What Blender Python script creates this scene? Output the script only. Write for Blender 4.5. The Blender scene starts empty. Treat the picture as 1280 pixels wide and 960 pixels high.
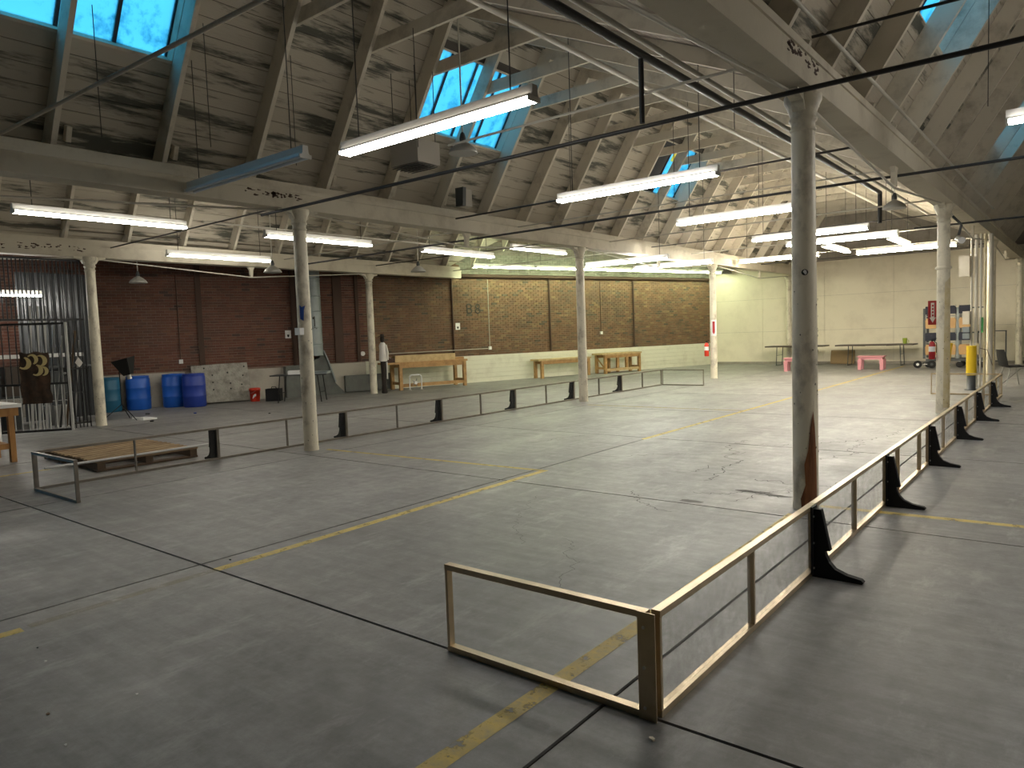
import bpy, bmesh, math, random
from mathutils import Vector, Matrix
random.seed(7)
PI = math.pi
scene = bpy.context.scene
C = scene.collection

# ------------------------------------------------------------------ camera
F_PX, YAW, PITCH, ROLL, EYE = 897.5, 0.6778, -0.0692, -0.0360, 1.6
def cam_axes():
    fwd = Vector((-math.sin(YAW)*math.cos(PITCH), math.cos(YAW)*math.cos(PITCH), math.sin(PITCH)))
    right = Vector((math.cos(YAW), math.sin(YAW), 0)); up = right.cross(fwd)
    c, s = math.cos(ROLL), math.sin(ROLL)
    return right*c + up*s, up*c - right*s, fwd
RGT, UPV, FWD = cam_axes()
cd = bpy.data.cameras.new('camera'); cam = bpy.data.objects.new('camera', cd); C.objects.link(cam)
cd.sensor_width = 36; cd.lens = F_PX/1280*36; cd.clip_end = 200; cd.clip_start = 0.05
cam.matrix_world = Matrix(((RGT.x, UPV.x, -FWD.x, 0), (RGT.y, UPV.y, -FWD.y, 0), (RGT.z, UPV.z, -FWD.z, EYE), (0, 0, 0, 1)))
scene.camera = cam
# ------------------------------------------------------------------ world (dusk sky) and exposure
SKY = 1.9
w = bpy.data.worlds.new('dusk_sky'); scene.world = w; w.use_nodes = True
w.node_tree.nodes['Background'].inputs[0].default_value = (0.13, 0.56, 0.95, 1)
w.node_tree.nodes['Background'].inputs[1].default_value = SKY
scene.view_settings.view_transform = 'Standard'; scene.view_settings.look = 'None'
scene.view_settings.gamma = 1; scene.view_settings.use_curve_mapping = False
scene.view_settings.exposure = 0.0
TUBE = 84.0                                     # brightness of a lit fluorescent tube
# ------------------------------------------------------------------ pixel -> place helpers (1280x960 frame)
EYEP = Vector((0, 0, EYE))
def ray(x, y): return RGT*((x-640)/F_PX) + UPV*((480-y)/F_PX) + FWD
def at_z(x, y, z=0.0): d = ray(x, y); return EYEP + d*((z-EYE)/d.z)
def at_x(x, y, X): d = ray(x, y); return EYEP + d*(X/d.x)
def at_y(x, y, Y): d = ray(x, y); return EYEP + d*(Y/d.y)
# ------------------------------------------------------------------ materials
def mat(name, col, rough=0.6, metal=0.0, col2=None, scale=4.0, detail=4.0, lo=0.4, hi=0.65, bump=0.0, bscale=None, stretch=(1, 1, 1), spec=0.5, attr=None):
    m = bpy.data.materials.new(name); m.use_nodes = True
    nt = m.node_tree; N = nt.nodes; L = nt.links; b = N['Principled BSDF']
    b.inputs['Roughness'].default_value = rough; b.inputs['Metallic'].default_value = metal
    b.inputs['Specular IOR Level'].default_value = spec
    b.inputs['Base Color'].default_value = (*col, 1)
    src = None
    if col2 or bump:
        g = N.new('ShaderNodeNewGeometry'); mp = N.new('ShaderNodeMapping'); mp.inputs['Scale'].default_value = stretch
        L.new(g.outputs['Position'], mp.inputs['Vector'])
    if attr:
        a = N.new('ShaderNodeAttribute'); a.attribute_name = attr; src = a.outputs['Color']; L.new(src, b.inputs['Base Color'])
    if col2:
        n = N.new('ShaderNodeTexNoise'); n.inputs['Scale'].default_value = scale; n.inputs['Detail'].default_value = detail; n.inputs['Roughness'].default_value = 0.65
        L.new(mp.outputs[0], n.inputs['Vector'])
        r = N.new('ShaderNodeMapRange'); r.inputs[1].default_value = lo; r.inputs[2].default_value = hi
        L.new(n.outputs[0], r.inputs[0])
        mx = N.new('ShaderNodeMix'); mx.data_type = 'RGBA'
        L.new(r.outputs[0], mx.inputs[0]); mx.inputs[6].default_value = (*col, 1); mx.inputs[7].default_value = (*col2, 1)
        if src: L.new(src, mx.inputs[6])
        L.new(mx.outputs[2], b.inputs['Base Color'])
    if bump:
        n2 = N.new('ShaderNodeTexNoise'); n2.inputs['Scale'].default_value = bscale or scale*3; n2.inputs['Detail'].default_value = 5
        L.new(mp.outputs[0], n2.inputs['Vector'])
        bp = N.new('ShaderNodeBump'); bp.inputs['Strength'].default_value = bump; bp.inputs['Distance'].default_value = 0.02
        L.new(n2.outputs[0], bp.inputs['Height']); L.new(bp.outputs[0], b.inputs['Normal'])
    return m
def emit(name, col, s):
    m = bpy.data.materials.new(name); m.use_nodes = True; b = m.node_tree.nodes['Principled BSDF']
    b.inputs['Base Color'].default_value = (0.8, 0.8, 0.8, 1)
    b.inputs['Emission Color'].default_value = (*col, 1); b.inputs['Emission Strength'].default_value = s
    return m
def concrete_mat():
    m = bpy.data.materials.new('stained_concrete'); m.use_nodes = True
    nt = m.node_tree; N = nt.nodes; L = nt.links; b = N['Principled BSDF']
    g = N.new('ShaderNodeNewGeometry'); P = g.outputs['Position']
    def noise(scale, detail, st=(1, 1, 1), rough=0.6):
        mp = N.new('ShaderNodeMapping'); mp.inputs['Scale'].default_value = st; L.new(P, mp.inputs[0])
        n = N.new('ShaderNodeTexNoise'); n.inputs['Scale'].default_value = scale; n.inputs['Detail'].default_value = detail; n.inputs['Roughness'].default_value = rough
        L.new(mp.outputs[0], n.inputs['Vector']); return n.outputs[0]
    def rng(s, a, c, d=0, e=1):
        r = N.new('ShaderNodeMapRange'); L.new(s, r.inputs[0])
        for i, v in enumerate((a, c, d, e)): r.inputs[1+i].default_value = v
        return r.outputs[0]
    def mix(f, a, c, mode='MIX'):
        x = N.new('ShaderNodeMix'); x.data_type = 'RGBA'; x.blend_type = mode
        for s, v in ((0, f), (6, a), (7, c)):
            if isinstance(v, tuple): x.inputs[s].default_value = (*v, 1)
            elif isinstance(v, float): x.inputs[s].default_value = v
            else: L.new(v, x.inputs[s])
        return x.outputs[2]
    big = rng(noise(0.35, 5), 0.32, 0.68); mid = rng(noise(1.6, 6, (1, 0.55, 1), 0.7), 0.35, 0.7); sweep = rng(noise(3.0, 3, (0.25, 3.5, 1)), 0.35, 0.75)
    brush = rng(noise(14.0, 2, (0.12, 5.0, 1)), 0.3, 0.75); speck = rng(noise(90.0, 2), 0.66, 0.74)
    c = mix(big, (0.15, 0.148, 0.143), (0.29, 0.287, 0.278))
    c = mix(mid, c, (0.215, 0.212, 0.206))
    s = N.new('ShaderNodeMath'); s.operation = 'MULTIPLY'; L.new(sweep, s.inputs[0]); s.inputs[1].default_value = 0.5
    c = mix(s.outputs[0], c, (0.38, 0.376, 0.365))
    s2 = N.new('ShaderNodeMath'); s2.operation = 'MULTIPLY'; L.new(brush, s2.inputs[0]); s2.inputs[1].default_value = 0.22
    c = mix(s2.outputs[0], c, (0.15, 0.147, 0.14))
    s3 = N.new('ShaderNodeMath'); s3.operation = 'MULTIPLY'; L.new(speck, s3.inputs[0]); s3.inputs[1].default_value = 0.5
    c = mix(s3.outputs[0], c, (0.1, 0.1, 0.1))
    dk = rng(noise(0.9, 4, (1, 1, 1), 0.7), 0.54, 0.70, 0, 0.6)
    c = mix(dk, c, (0.10, 0.098, 0.094))
    fine = rng(noise(7.0, 9, (1, 1, 1), 0.78), 0.36, 0.62, 0, 0.62); c = mix(fine, c, (0.125, 0.122, 0.116))
    pale = rng(noise(2.6, 8, (1.4, 0.5, 1), 0.75), 0.54, 0.72, 0, 0.6); c = mix(pale, c, (0.40, 0.395, 0.38))
    L.new(c, b.inputs['Base Color'])
    r = rng(mid, 0, 1, 0.40, 0.58); L.new(r, b.inputs['Roughness']); b.inputs['Specular IOR Level'].default_value = 0.5
    bp = N.new('ShaderNodeBump'); bp.inputs['Strength'].default_value = 0.10; bp.inputs['Distance'].default_value = 0.006
    L.new(mid, bp.inputs['Height']); L.new(bp.outputs[0], b.inputs['Normal'])
    return m
def paint_line_mat():
    m = mat('worn_yellow_paint', (0.72, 0.53, 0.11), 0.6, 0, (0.46, 0.37, 0.16), 18, 4, 0.35, 0.7)
    nt = m.node_tree; N = nt.nodes; L = nt.links; b = N['Principled BSDF']
    g = N.new('ShaderNodeNewGeometry'); n = N.new('ShaderNodeTexNoise'); n.inputs['Scale'].default_value = 9; n.inputs['Detail'].default_value = 8; n.inputs['Roughness'].default_value = 0.75
    L.new(g.outputs['Position'], n.inputs['Vector'])
    r = N.new('ShaderNodeMapRange'); r.inputs[1].default_value = 0.36; r.inputs[2].default_value = 0.47; L.new(n.outputs[0], r.inputs[0])
    at = N.new('ShaderNodeObjectInfo'); sep = N.new('ShaderNodeMath'); sep.operation = 'MULTIPLY'
    L.new(r.outputs[0], sep.inputs[0]); L.new(at.outputs['Alpha'], sep.inputs[1]); L.new(sep.outputs[0], b.inputs['Alpha'])
    return m
def pane_mat(name, haze, tint=(1, 1, 1)):
    m = bpy.data.materials.new(name); m.use_nodes = True; nt = m.node_tree; N = nt.nodes; L = nt.links
    N.remove(N['Principled BSDF']); out = N['Material Output']
    tr = N.new('ShaderNodeBsdfTransparent'); tr.inputs[0].default_value = (*tint, 1)
    gl = N.new('ShaderNodeBsdfGlossy'); gl.inputs['Roughness'].default_value = 0.08
    df = N.new('ShaderNodeBsdfDiffuse'); df.inputs[0].default_value = (0.7, 0.7, 0.68, 1)
    g = N.new('ShaderNodeNewGeometry'); n = N.new('ShaderNodeTexNoise'); n.inputs['Scale'].default_value = 11; n.inputs['Detail'].default_value = 8; n.inputs['Roughness'].default_value = 0.8
    L.new(g.outputs['Position'], n.inputs['Vector'])
    r = N.new('ShaderNodeMapRange'); r.inputs[1].default_value = 0.4; r.inputs[2].default_value = 0.75; r.inputs[3].default_value = haze*0.35; r.inputs[4].default_value = haze*2.2
    L.new(n.outputs[0], r.inputs[0])
    m1 = N.new('ShaderNodeMixShader'); L.new(r.outputs[0], m1.inputs[0]); L.new(tr.outputs[0], m1.inputs[1]); L.new(df.outputs[0], m1.inputs[2])
    fr = N.new('ShaderNodeFresnel'); fr.inputs[0].default_value = 1.45
    s = N.new('ShaderNodeMath'); s.operation = 'MULTIPLY'; s.inputs[1].default_value = 0.3; L.new(fr.outputs[0], s.inputs[0])
    bf = N.new('ShaderNodeMath'); bf.operation = 'MULTIPLY_ADD'; bf.inputs[1].default_value = -0.3; bf.inputs[2].default_value = 0.3; L.new(g.outputs['Backfacing'], bf.inputs[0]); L.new(bf.outputs[0], s.inputs[1])
    m2 = N.new('ShaderNodeMixShader'); L.new(s.outputs[0], m2.inputs[0]); L.new(m1.outputs[0], m2.inputs[1]); L.new(gl.outputs[0], m2.inputs[2])
    L.new(m2.outputs[0], out.inputs[0]); return m
def skyglass_mat():
    m = bpy.data.materials.new('dirty_wired_glass'); m.use_nodes = True; nt = m.node_tree; N = nt.nodes; L = nt.links
    N.remove(N['Principled BSDF']); out = N['Material Output']
    tr = N.new('ShaderNodeBsdfTransparent'); tl = N.new('ShaderNodeBsdfTranslucent')
    g = N.new('ShaderNodeNewGeometry'); n = N.new('ShaderNodeTexNoise'); n.inputs['Scale'].default_value = 3.5; n.inputs['Detail'].default_value = 8; n.inputs['Roughness'].default_value = 0.75
    L.new(g.outputs['Position'], n.inputs['Vector'])
    r = N.new('ShaderNodeMapRange'); r.inputs[1].default_value = 0.5; r.inputs[2].default_value = 0.75; L.new(n.outputs[0], r.inputs[0])
    mx = N.new('ShaderNodeMix'); mx.data_type = 'RGBA'; L.new(r.outputs[0], mx.inputs[0]); mx.inputs[6].default_value = (0.72, 0.98, 1, 1); mx.inputs[7].default_value = (0.10, 0.42, 0.5, 1)
    L.new(mx.outputs[2], tr.inputs[0]); L.new(mx.outputs[2], tl.inputs[0])
    m1 = N.new('ShaderNodeMixShader'); m1.inputs[0].default_value = 0.5; L.new(tr.outputs[0], m1.inputs[1]); L.new(tl.outputs[0], m1.inputs[2])
    L.new(m1.outputs[0], out.inputs[0]); return m

M = {}
M['floor'] = concrete_mat()
M['joint'] = mat('joint_filler', (0.035, 0.034, 0.032), 0.9)
M['crack'] = mat('crack_dark', (0.07, 0.068, 0.064), 0.9)
M['yellow_line'] = paint_line_mat()
M['brick'] = mat('brick_face', (0.2, 0.08, 0.05), 0.85, 0, (0.06, 0.04, 0.03), 1.2, 6, 0.5, 0.85, 0.4, 60, attr='col')
M['mortar'] = mat('mortar', (0.25, 0.19, 0.15), 0.95, 0, (0.11, 0.08, 0.06), 3, 4, 0.4, 0.7)
M['cream'] = mat('cream_paint', (0.76, 0.70, 0.56), 0.6, 0, (0.62, 0.56, 0.44), 1.3, 6, 0.45, 0.8, 0.15, 20)
M['cream_board'] = mat('cream_boards', (0.72, 0.71, 0.58), 0.6, 0, (0.56, 0.53, 0.42), 2.2, 6, 0.5, 0.8, 0.15, 20)
M['curb'] = mat('curb_concrete', (0.42, 0.39, 0.33), 0.8, 0, (0.25, 0.23, 0.2), 1.6, 6, 0.45, 0.75, 0.2, 20)
M['siding'] = mat('grey_siding', (0.30, 0.27, 0.23), 0.8, 0, (0.2, 0.18, 0.15), 2, 5, 0.4, 0.7)
M['deck'] = mat('peeling_white_boards', (0.44, 0.395, 0.315), 0.8, 0, (0.085, 0.085, 0.065), 2.0, 12, 0.515, 0.60, 0.25, 25, stretch=(1.0, 0.28, 2.6))
M['deck2'] = mat('grimy_deck_boards', (0.36, 0.32, 0.26), 0.85, 0, (0.17, 0.14, 0.11), 1.2, 7, 0.45, 0.75, 0.2, 25, stretch=(1.0, 0.35, 1))
M['back'] = mat('roof_sheathing', (0.07, 0.06, 0.05), 0.9)
M['rafter'] = mat('white_rafter', (0.58, 0.53, 0.43), 0.7, 0, (0.30, 0.26, 0.2), 2.4, 7, 0.5, 0.75, 0.1, 20)
M['beam'] = mat('white_beam', (0.58, 0.53, 0.42), 0.65, 0, (0.36, 0.31, 0.23), 1.8, 7, 0.5, 0.8, 0.12, 20)
M['column'] = mat('column_paint', (0.68, 0.63, 0.50), 0.5, 0, (0.36, 0.32, 0.25), 5, 10, 0.50, 0.68, 0.1, 25, stretch=(1, 1, 0.6))
M['scuff'] = mat('column_scuffs', (0.08, 0.07, 0.06), 0.8)
M['barewood'] = mat('bare_brown_wood', (0.26, 0.10, 0.035), 0.7, 0, (0.13, 0.045, 0.015), 14, 6, 0.4, 0.6, 0.3, 30, stretch=(1, 1, 0.1))
M['tube'] = emit('lit_tube', (1, 0.955, 0.86), TUBE)
M['tube_green'] = emit('lit_tube_green', (0.88, 1.0, 0.62), TUBE*0.95)
M['tube_warm'] = emit('lit_tube_warm', (1, 0.90, 0.70), TUBE*1.9)
M['tube_near'] = emit('lit_tube_near', (1, 0.96, 0.89), TUBE*0.44)
M['tube_aisle'] = emit('lit_tube_aisle', (1, 0.945, 0.83), TUBE*0.55)
M['tube_second'] = emit('lit_tube_second', (1, 0.955, 0.88), TUBE*0.75)
M['tube_dim'] = emit('lit_tube_dim', (1, 0.95, 0.85), TUBE*0.4)
M['tube_off'] = mat('unlit_tube', (0.7, 0.75, 0.8), 0.3)
M['fixture'] = mat('fixture_enamel', (0.70, 0.69, 0.65), 0.4)
M['fixture_old'] = mat('fixture_side', (0.36, 0.33, 0.28), 0.5)
M['black'] = mat('black_plastic', (0.010, 0.010, 0.010), 0.65, spec=0.25)
M['blackpipe'] = mat('black_pipe', (0.02, 0.019, 0.018), 0.45)
M['greypipe'] = mat('painted_pipe', (0.48, 0.45, 0.38), 0.5)
M['chain'] = mat('hanger_wire', (0.06, 0.055, 0.05), 0.5, 0.5)
M['bronze'] = mat('bronze_aluminium', (0.58, 0.47, 0.31), 0.34, 0.8, (0.47, 0.37, 0.23), 6, 3, 0.4, 0.7)
M['bronze_dull'] = mat('dull_bronze_aluminium', (0.23, 0.205, 0.17), 0.4, 0.6, (0.17, 0.15, 0.12), 6, 3, 0.4, 0.7)
M['bolt'] = mat('bolt_steel', (0.6, 0.6, 0.58), 0.3, 0.9)
M['pane'] = pane_mat('scratched_clear_panel', 0.17)
M['pane_clean'] = pane_mat('clear_panel', 0.006)
M['skyglass'] = skyglass_mat()
M['mullion'] = mat('dark_mullion', (0.02, 0.04, 0.06), 0.6)
M['pallet'] = mat('pallet_wood', (0.50, 0.36, 0.20), 0.8, 0, (0.24, 0.15, 0.08), 9, 4, 0.4, 0.65, stretch=(1, 0.2, 1))
M['pallet_dark'] = mat('pallet_wood_dark', (0.12, 0.075, 0.04), 0.85)
M['pine'] = mat('orange_pine', (0.50, 0.26, 0.08), 0.6, 0, (0.38, 0.18, 0.055), 8, 4, 0.4, 0.65, stretch=(1, 1, 0.2))
M['bench'] = mat('bench_wood', (0.48, 0.29, 0.11), 0.65, 0, (0.34, 0.19, 0.07), 7, 4, 0.4, 0.65)
M['bench_top'] = mat('bench_top_wood', (0.56, 0.43, 0.22), 0.65, 0, (0.44, 0.32, 0.15), 7, 4, 0.4, 0.65)
M['white'] = mat('white_enamel', (0.78, 0.78, 0.76), 0.45)
M['blue'] = mat('blue_drum', (0.006, 0.085, 0.42), 0.42)
M['navy'] = mat('navy_drum', (0.010, 0.035, 0.26), 0.45)
M['teal'] = mat('teal_drum', (0.01, 0.11, 0.20), 0.5)
M['slab'] = mat('rough_concrete', (0.36, 0.345, 0.30), 0.9, 0, (0.20, 0.19, 0.165), 6, 8, 0.42, 0.68, 0.5, 30)
M['red'] = mat('red_plastic', (0.62, 0.035, 0.012), 0.45)
M['red_sign'] = mat('red_sign', (0.36, 0.015, 0.02), 0.5)
M['duct'] = mat('galvanised_duct', (0.30, 0.34, 0.34), 0.5, 0.2, (0.22, 0.25, 0.25), 2, 4, 0.4, 0.7)
M['hood'] = mat('grey_hood', (0.125, 0.135, 0.12), 0.6, 0, (0.09, 0.095, 0.085), 3, 4)
M['bars'] = mat('black_bars', (0.018, 0.018, 0.018), 0.4, 0.3)
M['steel'] = mat('bare_steel', (0.42, 0.42, 0.41), 0.4, 0.7)
M['galv_lit'] = mat('galvanised_steel_lit_bars', (0.55, 0.55, 0.53), 0.45, 0.15)
M['sheet'] = mat('dark_corrugated_sheet', (0.06, 0.062, 0.065), 0.35, 0.3)
M['hide'] = mat('dark_hanging', (0.03, 0.018, 0.01), 0.8, 0, (0.07, 0.035, 0.018), 5, 4, 0.45, 0.65)
M['crescent'] = mat('ochre_crescent', (0.52, 0.42, 0.19), 0.7)
M['cloth_white'] = mat('white_cloth', (0.62, 0.60, 0.56), 0.9)
M['cloth_dark'] = mat('dark_cloth', (0.022, 0.016, 0.012), 0.9)
M['pink'] = mat('pink_plastic', (0.56, 0.24, 0.27), 0.5)
M['tabletop'] = mat('brown_laminate', (0.07, 0.05, 0.035), 0.45)
M['card'] = mat('cardboard', (0.22, 0.15, 0.07), 0.8)
M['green'] = mat('green_cup', (0.28, 0.36, 0.03), 0.4)
M['greentag'] = mat('green_tag', (0.03, 0.22, 0.05), 0.5)
M['tan'] = mat('tan_backrest', (0.46, 0.27, 0.10), 0.5)
M['navycloth'] = mat('navy_pad', (0.018, 0.02, 0.035), 0.8)
M['darkgrey'] = mat('dark_grey_steel', (0.06, 0.065, 0.065), 0.5, 0.3)
M['yellow'] = mat('yellow_paint', (0.78, 0.52, 0.01), 0.45)
M['bluetape'] = mat('blue_tape', (0.01, 0.06, 0.30), 0.6)
M['stain'] = mat('yellowed_paint', (0.58, 0.51, 0.34), 0.6, 0, (0.48, 0.39, 0.20), 5, 5)
M['lampshade'] = mat('grey_shade', (0.30, 0.29, 0.26), 0.5)
M['letter'] = mat('black_letter_paint', (0.03, 0.028, 0.022), 0.8)
M['rust'] = mat('rusty_iron', (0.06, 0.032, 0.02), 0.8)

# ------------------------------------------------------------------ mesh helpers
class MB:
    def __init__(s): s.v = []; s.f = []; s.smooth = []
    def add(s, vs, fs, smooth=False):
        o = len(s.v); s.v += [tuple(v) for v in vs]
        for f in fs: s.f.append(tuple(i+o for i in f)); s.smooth.append(smooth)
        return s
    def box(s, x0, x1, y0, y1, z0, z1):
        vs = [(x, y, z) for z in (z0, z1) for y in (y0, y1) for x in (x0, x1)]
        return s.add(vs, [(0, 2, 3, 1), (4, 5, 7, 6), (0, 1, 5, 4), (2, 6, 7, 3), (0, 4, 6, 2), (1, 3, 7, 5)])
    def obox(s, c, ax, ay, az):      # centre and three half vectors
        c = Vector(c); ax, ay, az = Vector(ax), Vector(ay), Vector(az)
        vs = [c + ax*i + ay*j + az*k for k in (-1, 1) for j in (-1, 1) for i in (-1, 1)]
        return s.add(vs, [(0, 2, 3, 1), (4, 5, 7, 6), (0, 1, 5, 4), (2, 6, 7, 3), (0, 4, 6, 2), (1, 3, 7, 5)])
    def bar(s, a, b, wd, h, up=(0, 0, 1)):   # rectangular bar from a to b
        a, b = Vector(a), Vector(b); d = (b-a); l = d.length; d.normalize(); u = Vector(up)
        if abs(d.dot(u)) > 0.99: u = Vector((0, 1, 0))
        sd = d.cross(u).normalized(); u = sd.cross(d)
        return s.obox((a+b)/2, d*l/2, sd*wd/2, u*h/2)
    def tube(s, a, b, r, r2=None, n=10, caps=True):
        a, b = Vector(a), Vector(b); d = (b-a).normalized(); u = Vector((0, 0, 1)) if abs(d.z) < 0.9 else Vector((1, 0, 0))
        e = d.cross(u).normalized(); g = d.cross(e); r2 = r if r2 is None else r2
        vs = [a + (e*math.cos(2*PI*i/n) + g*math.sin(2*PI*i/n))*r for i in range(n)] + [b + (e*math.cos(2*PI*i/n) + g*math.sin(2*PI*i/n))*r2 for i in range(n)]
        s.add(vs, [(i, (i+1) % n, n+(i+1) % n, n+i) for i in range(n)], True)
        if caps: s.add(vs, [tuple(range(n))[::-1], tuple(range(n, 2*n))])
        return s
    def path(s, pts, r, n=8):
        for a, b in zip(pts, pts[1:]): s.tube(a, b, r, n=n)
        return s
    def lathe(s, c, prof, n=20, smooth=True):    # prof: (radius, z)
        c = Vector(c); vs = []
        for r, z in prof: vs += [c + Vector((r*math.cos(2*PI*i/n), r*math.sin(2*PI*i/n), z)) for i in range(n)]
        fs = [(k*n+i, k*n+(i+1) % n, (k+1)*n+(i+1) % n, (k+1)*n+i) for k in range(len(prof)-1) for i in range(n)]
        s.add(vs, fs, smooth); m = len(prof)-1
        s.add([c + Vector((prof[0][0]*math.cos(2*PI*i/n), prof[0][0]*math.sin(2*PI*i/n), prof[0][1])) for i in range(n)], [tuple(range(n))[::-1]])
        s.add([c + Vector((prof[m][0]*math.cos(2*PI*i/n), prof[m][0]*math.sin(2*PI*i/n), prof[m][1])) for i in range(n)], [tuple(range(n))])
        return s
    def prism(s, poly, o, eu, ev, en):   # polygon (u,v) in plane o+u*eu+v*ev extruded by en
        o, eu, ev, en = Vector(o), Vector(eu), Vector(ev), Vector(en); n = len(poly)
        A = [o + eu*u + ev*v for u, v in poly]; B = [a + en for a in A]
        s.add(A+B, [tuple(range(n))[::-1], tuple(range(n, 2*n))] + [(i, (i+1) % n, n+(i+1) % n, n+i) for i in range(n)])
        return s
    def mesh(s, name):
        me = bpy.data.meshes.new(name); me.from_pydata(s.v, [], s.f)
        me.polygons.foreach_set('use_smooth', s.smooth)
        bm = bmesh.new(); bm.from_mesh(me); bmesh.ops.recalc_face_normals(bm, faces=bm.faces); bm.to_mesh(me); bm.free()
        return me
    def build(s, name, m, parent=None, local=False):
        if parent is not None and not local:
            q = parent.get('_w') or (0, 0, 0); s.v = [(x-q[0], y-q[1], z-q[2]) for x, y, z in s.v]
        return obj(name, s.mesh(name), m, parent)
def obj(name, me, m=None, parent=None, loc=None):
    o = bpy.data.objects.new(name, me); C.objects.link(o)
    if m is not None and not me.materials: me.materials.append(M[m] if isinstance(m, str) else m)
    if parent is not None: o.parent = parent
    if loc is not None: o.location = loc
    return o
def tag(o, label, cat, group=None):
    o['label'] = label; o['category'] = cat
    if group: o['group'] = group
    return o
def thing(name, label, cat, loc=(0, 0, 0), rotz=0.0, group=None):
    o = bpy.data.objects.new(name, None); C.objects.link(o); o.empty_display_size = 0.1
    o.location = loc; o.rotation_euler = (0, 0, rotz); o['_w'] = tuple(loc)
    return tag(o, label, cat, group)
def struct(name, mb, m):
    o = mb.build(name, m); o['kind'] = 'structure'; return o
def kids(o): return KIDS.get(o.name, [])
def copy_tree(o, parent=None):
    c = o.copy(); C.objects.link(c); c.parent = parent
    for ch in [x for x in C.objects if x.parent == o]: copy_tree(ch, c)
    return c
def one(name, mb, m, label, cat, group=None):
    return tag(mb.build(name, m), label, cat, group)

# ================================================================== SETTING
XA, XB, XC, XD = -9.05, -1.92, -16.3, 5.3
YN, YF = -6.0, 29.6
TH = math.radians(18); W0 = Vector((-18.6, 11.45, 0)); WD = Vector((math.sin(TH), math.cos(TH), 0)); WN = Vector((math.cos(TH), -math.sin(TH), 0))
WROT = PI/2 - TH                    # local x runs along the brick wall, local y points into it
UP = Vector((0, 0, 1))
def wp(t, off, z=0): return W0 + WD*t + WN*off + UP*z
def on_wall(x, y, off=0.0):         # pixel -> (t, z) on the brick wall plane pushed out by off
    d = ray(x, y); k = ((W0 + WN*off) - EYEP).dot(WN)/d.dot(WN); q = EYEP + d*k
    return (q-W0).dot(WD), q.z
T0, T1 = -12.0, 19.45

# floor: slabs of poured concrete with open joints
floor = struct('floor', MB().box(-26, 6, YN-0.5, YF+0.6, -0.2, -0.014), 'joint')
SG = 3.45; gap = 0.010
sm = MB().box(-SG/2+gap, SG/2-gap, -SG/2+gap, SG/2-gap, -0.0139, 0.0).mesh('concrete_slab')
for i in range(-7, 2):
    for j in range(-3, 8):
        cx = -1.6 + SG*i + SG/2; cy = 2.56 + SG*j + SG/2
        if cx < -24.3 or cy > YF+1.0: continue
        obj('concrete_slab', sm, 'floor', floor, (cx, cy, 0))
def floor_strip(pts, wd, z, m, name, alpha=1.0):
    mb = MB()
    for (a, b) in zip(pts, pts[1:]):
        a, b = Vector((*a, z)), Vector((*b, z)); d = (b-a).normalized(); n = Vector((-d.y, d.x, 0))*wd/2
        a2, b2 = a - d*wd*0.2, b + d*wd*0.2
        mb.add([a2-n, b2-n, b2+n, a2+n], [(0, 1, 2, 3)])
    o = mb.build(name, m, floor); o.color = (1, 1, 1, alpha); return o
LZ = 0.0012
for pts, wd, al in [(((-4.86, -2), (-4.78, 1.33)), 0.085, 1), (((-4.80, 1.4), (-4.83, 2.54)), 0.075, 0.22), (((-4.83, 2.58), (-4.93, 6.68)), 0.085, 1.0),
                    (((-8.75, 6.47), (-4.93, 6.66)), 0.075, 0.75), (((-1.80, 6.50), (-0.2, 6.60), (4, 6.7)), 0.085, 0.9),
                    (((-1.90, -1.0), (-1.88, 3.44), (-1.92, 6.1)), 0.095, 0.95), (((-5.06, 9.3), (-5.02, 28.0)), 0.085, 0.8),
                    (((-11.02, 1.2), (-10.95, 3.55)), 0.085, 0.8), (((-8.5, 13.2), (-5.05, 13.25)), 0.08, 0.45)]:
    floor_strip(pts, wd, LZ, 'yellow_line', 'painted_line', al)
def crack(a, b, n, wob, wd=0.008):
    a, b = Vector((*a, 0)), Vector((*b, 0)); d = b-a; nn = Vector((-d.y, d.x, 0)).normalized(); o = 0; pts = []
    n *= 3
    for i in range(n+1):
        o = o*0.93 + random.uniform(-wob, wob)*0.75; q = a + d*((i+random.uniform(-.4, .4))/n) + nn*o; pts.append((q.x, q.y))
    floor_strip(pts, wd, 0.0008, 'crack', 'crack')
for a, b, n, wv in [((-3.5, 6.26), (-2.88, 5.63), 12, .05), ((-3.57, 7.3), (-3.4, 7.9), 8, .05), ((-3.0, 6.5), (-2.1, 6.95), 16, .05), ((-2.6, 6.75), (-2.05, 6.75), 10, .05), ((-2.7, 7.3), (-1.95, 7.2), 12, .06),
                    ((-2.6, 6.3), (-2.0, 7.6), 14, .06), ((-2.37, 8.4), (-2.33, 10.6), 24, .08), ((-2.33, 10.6), (-1.6, 13.2), 22, .08), ((-3.4, 9.5), (-2.4, 10.4), 16, .06), ((-4.7, 7.8), (-3.4, 8.9), 18, .06),
                    ((-3.1, 7.0), (-3.8, 9.8), 22, .08), ((-4.2, 5.6), (-3.4, 4.2), 14, .05), ((-3.2, 4.5), (-2.5, 3.5), 12, .05), ((-6.5, 8.2), (-6.1, 9.3), 10, .05), ((-5.9, 5.2), (-5.4, 6.0), 10, .04)]:
    crack(a, b, n, wv, random.uniform(0.006, 0.011) if a[1] > 6 else random.uniform(0.002, 0.004))
mbp = MB()
for cx, cy, rx, ry in [(-2.5, 6.76, .20, .05), (-2.85, 6.12, .12, .06), (-2.25, 6.70, .15, .04)]:
    mbp.add([(cx + rx*math.cos(i*.524)*random.uniform(.7, 1.1), cy + ry*math.sin(i*.524)*random.uniform(.6, 1.2), 0.0006) for i in range(12)], [tuple(range(12))])
mbp.build('spalled_patch', mat('spalled_concrete', (0.15, 0.145, 0.135), 0.9), floor)

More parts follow.
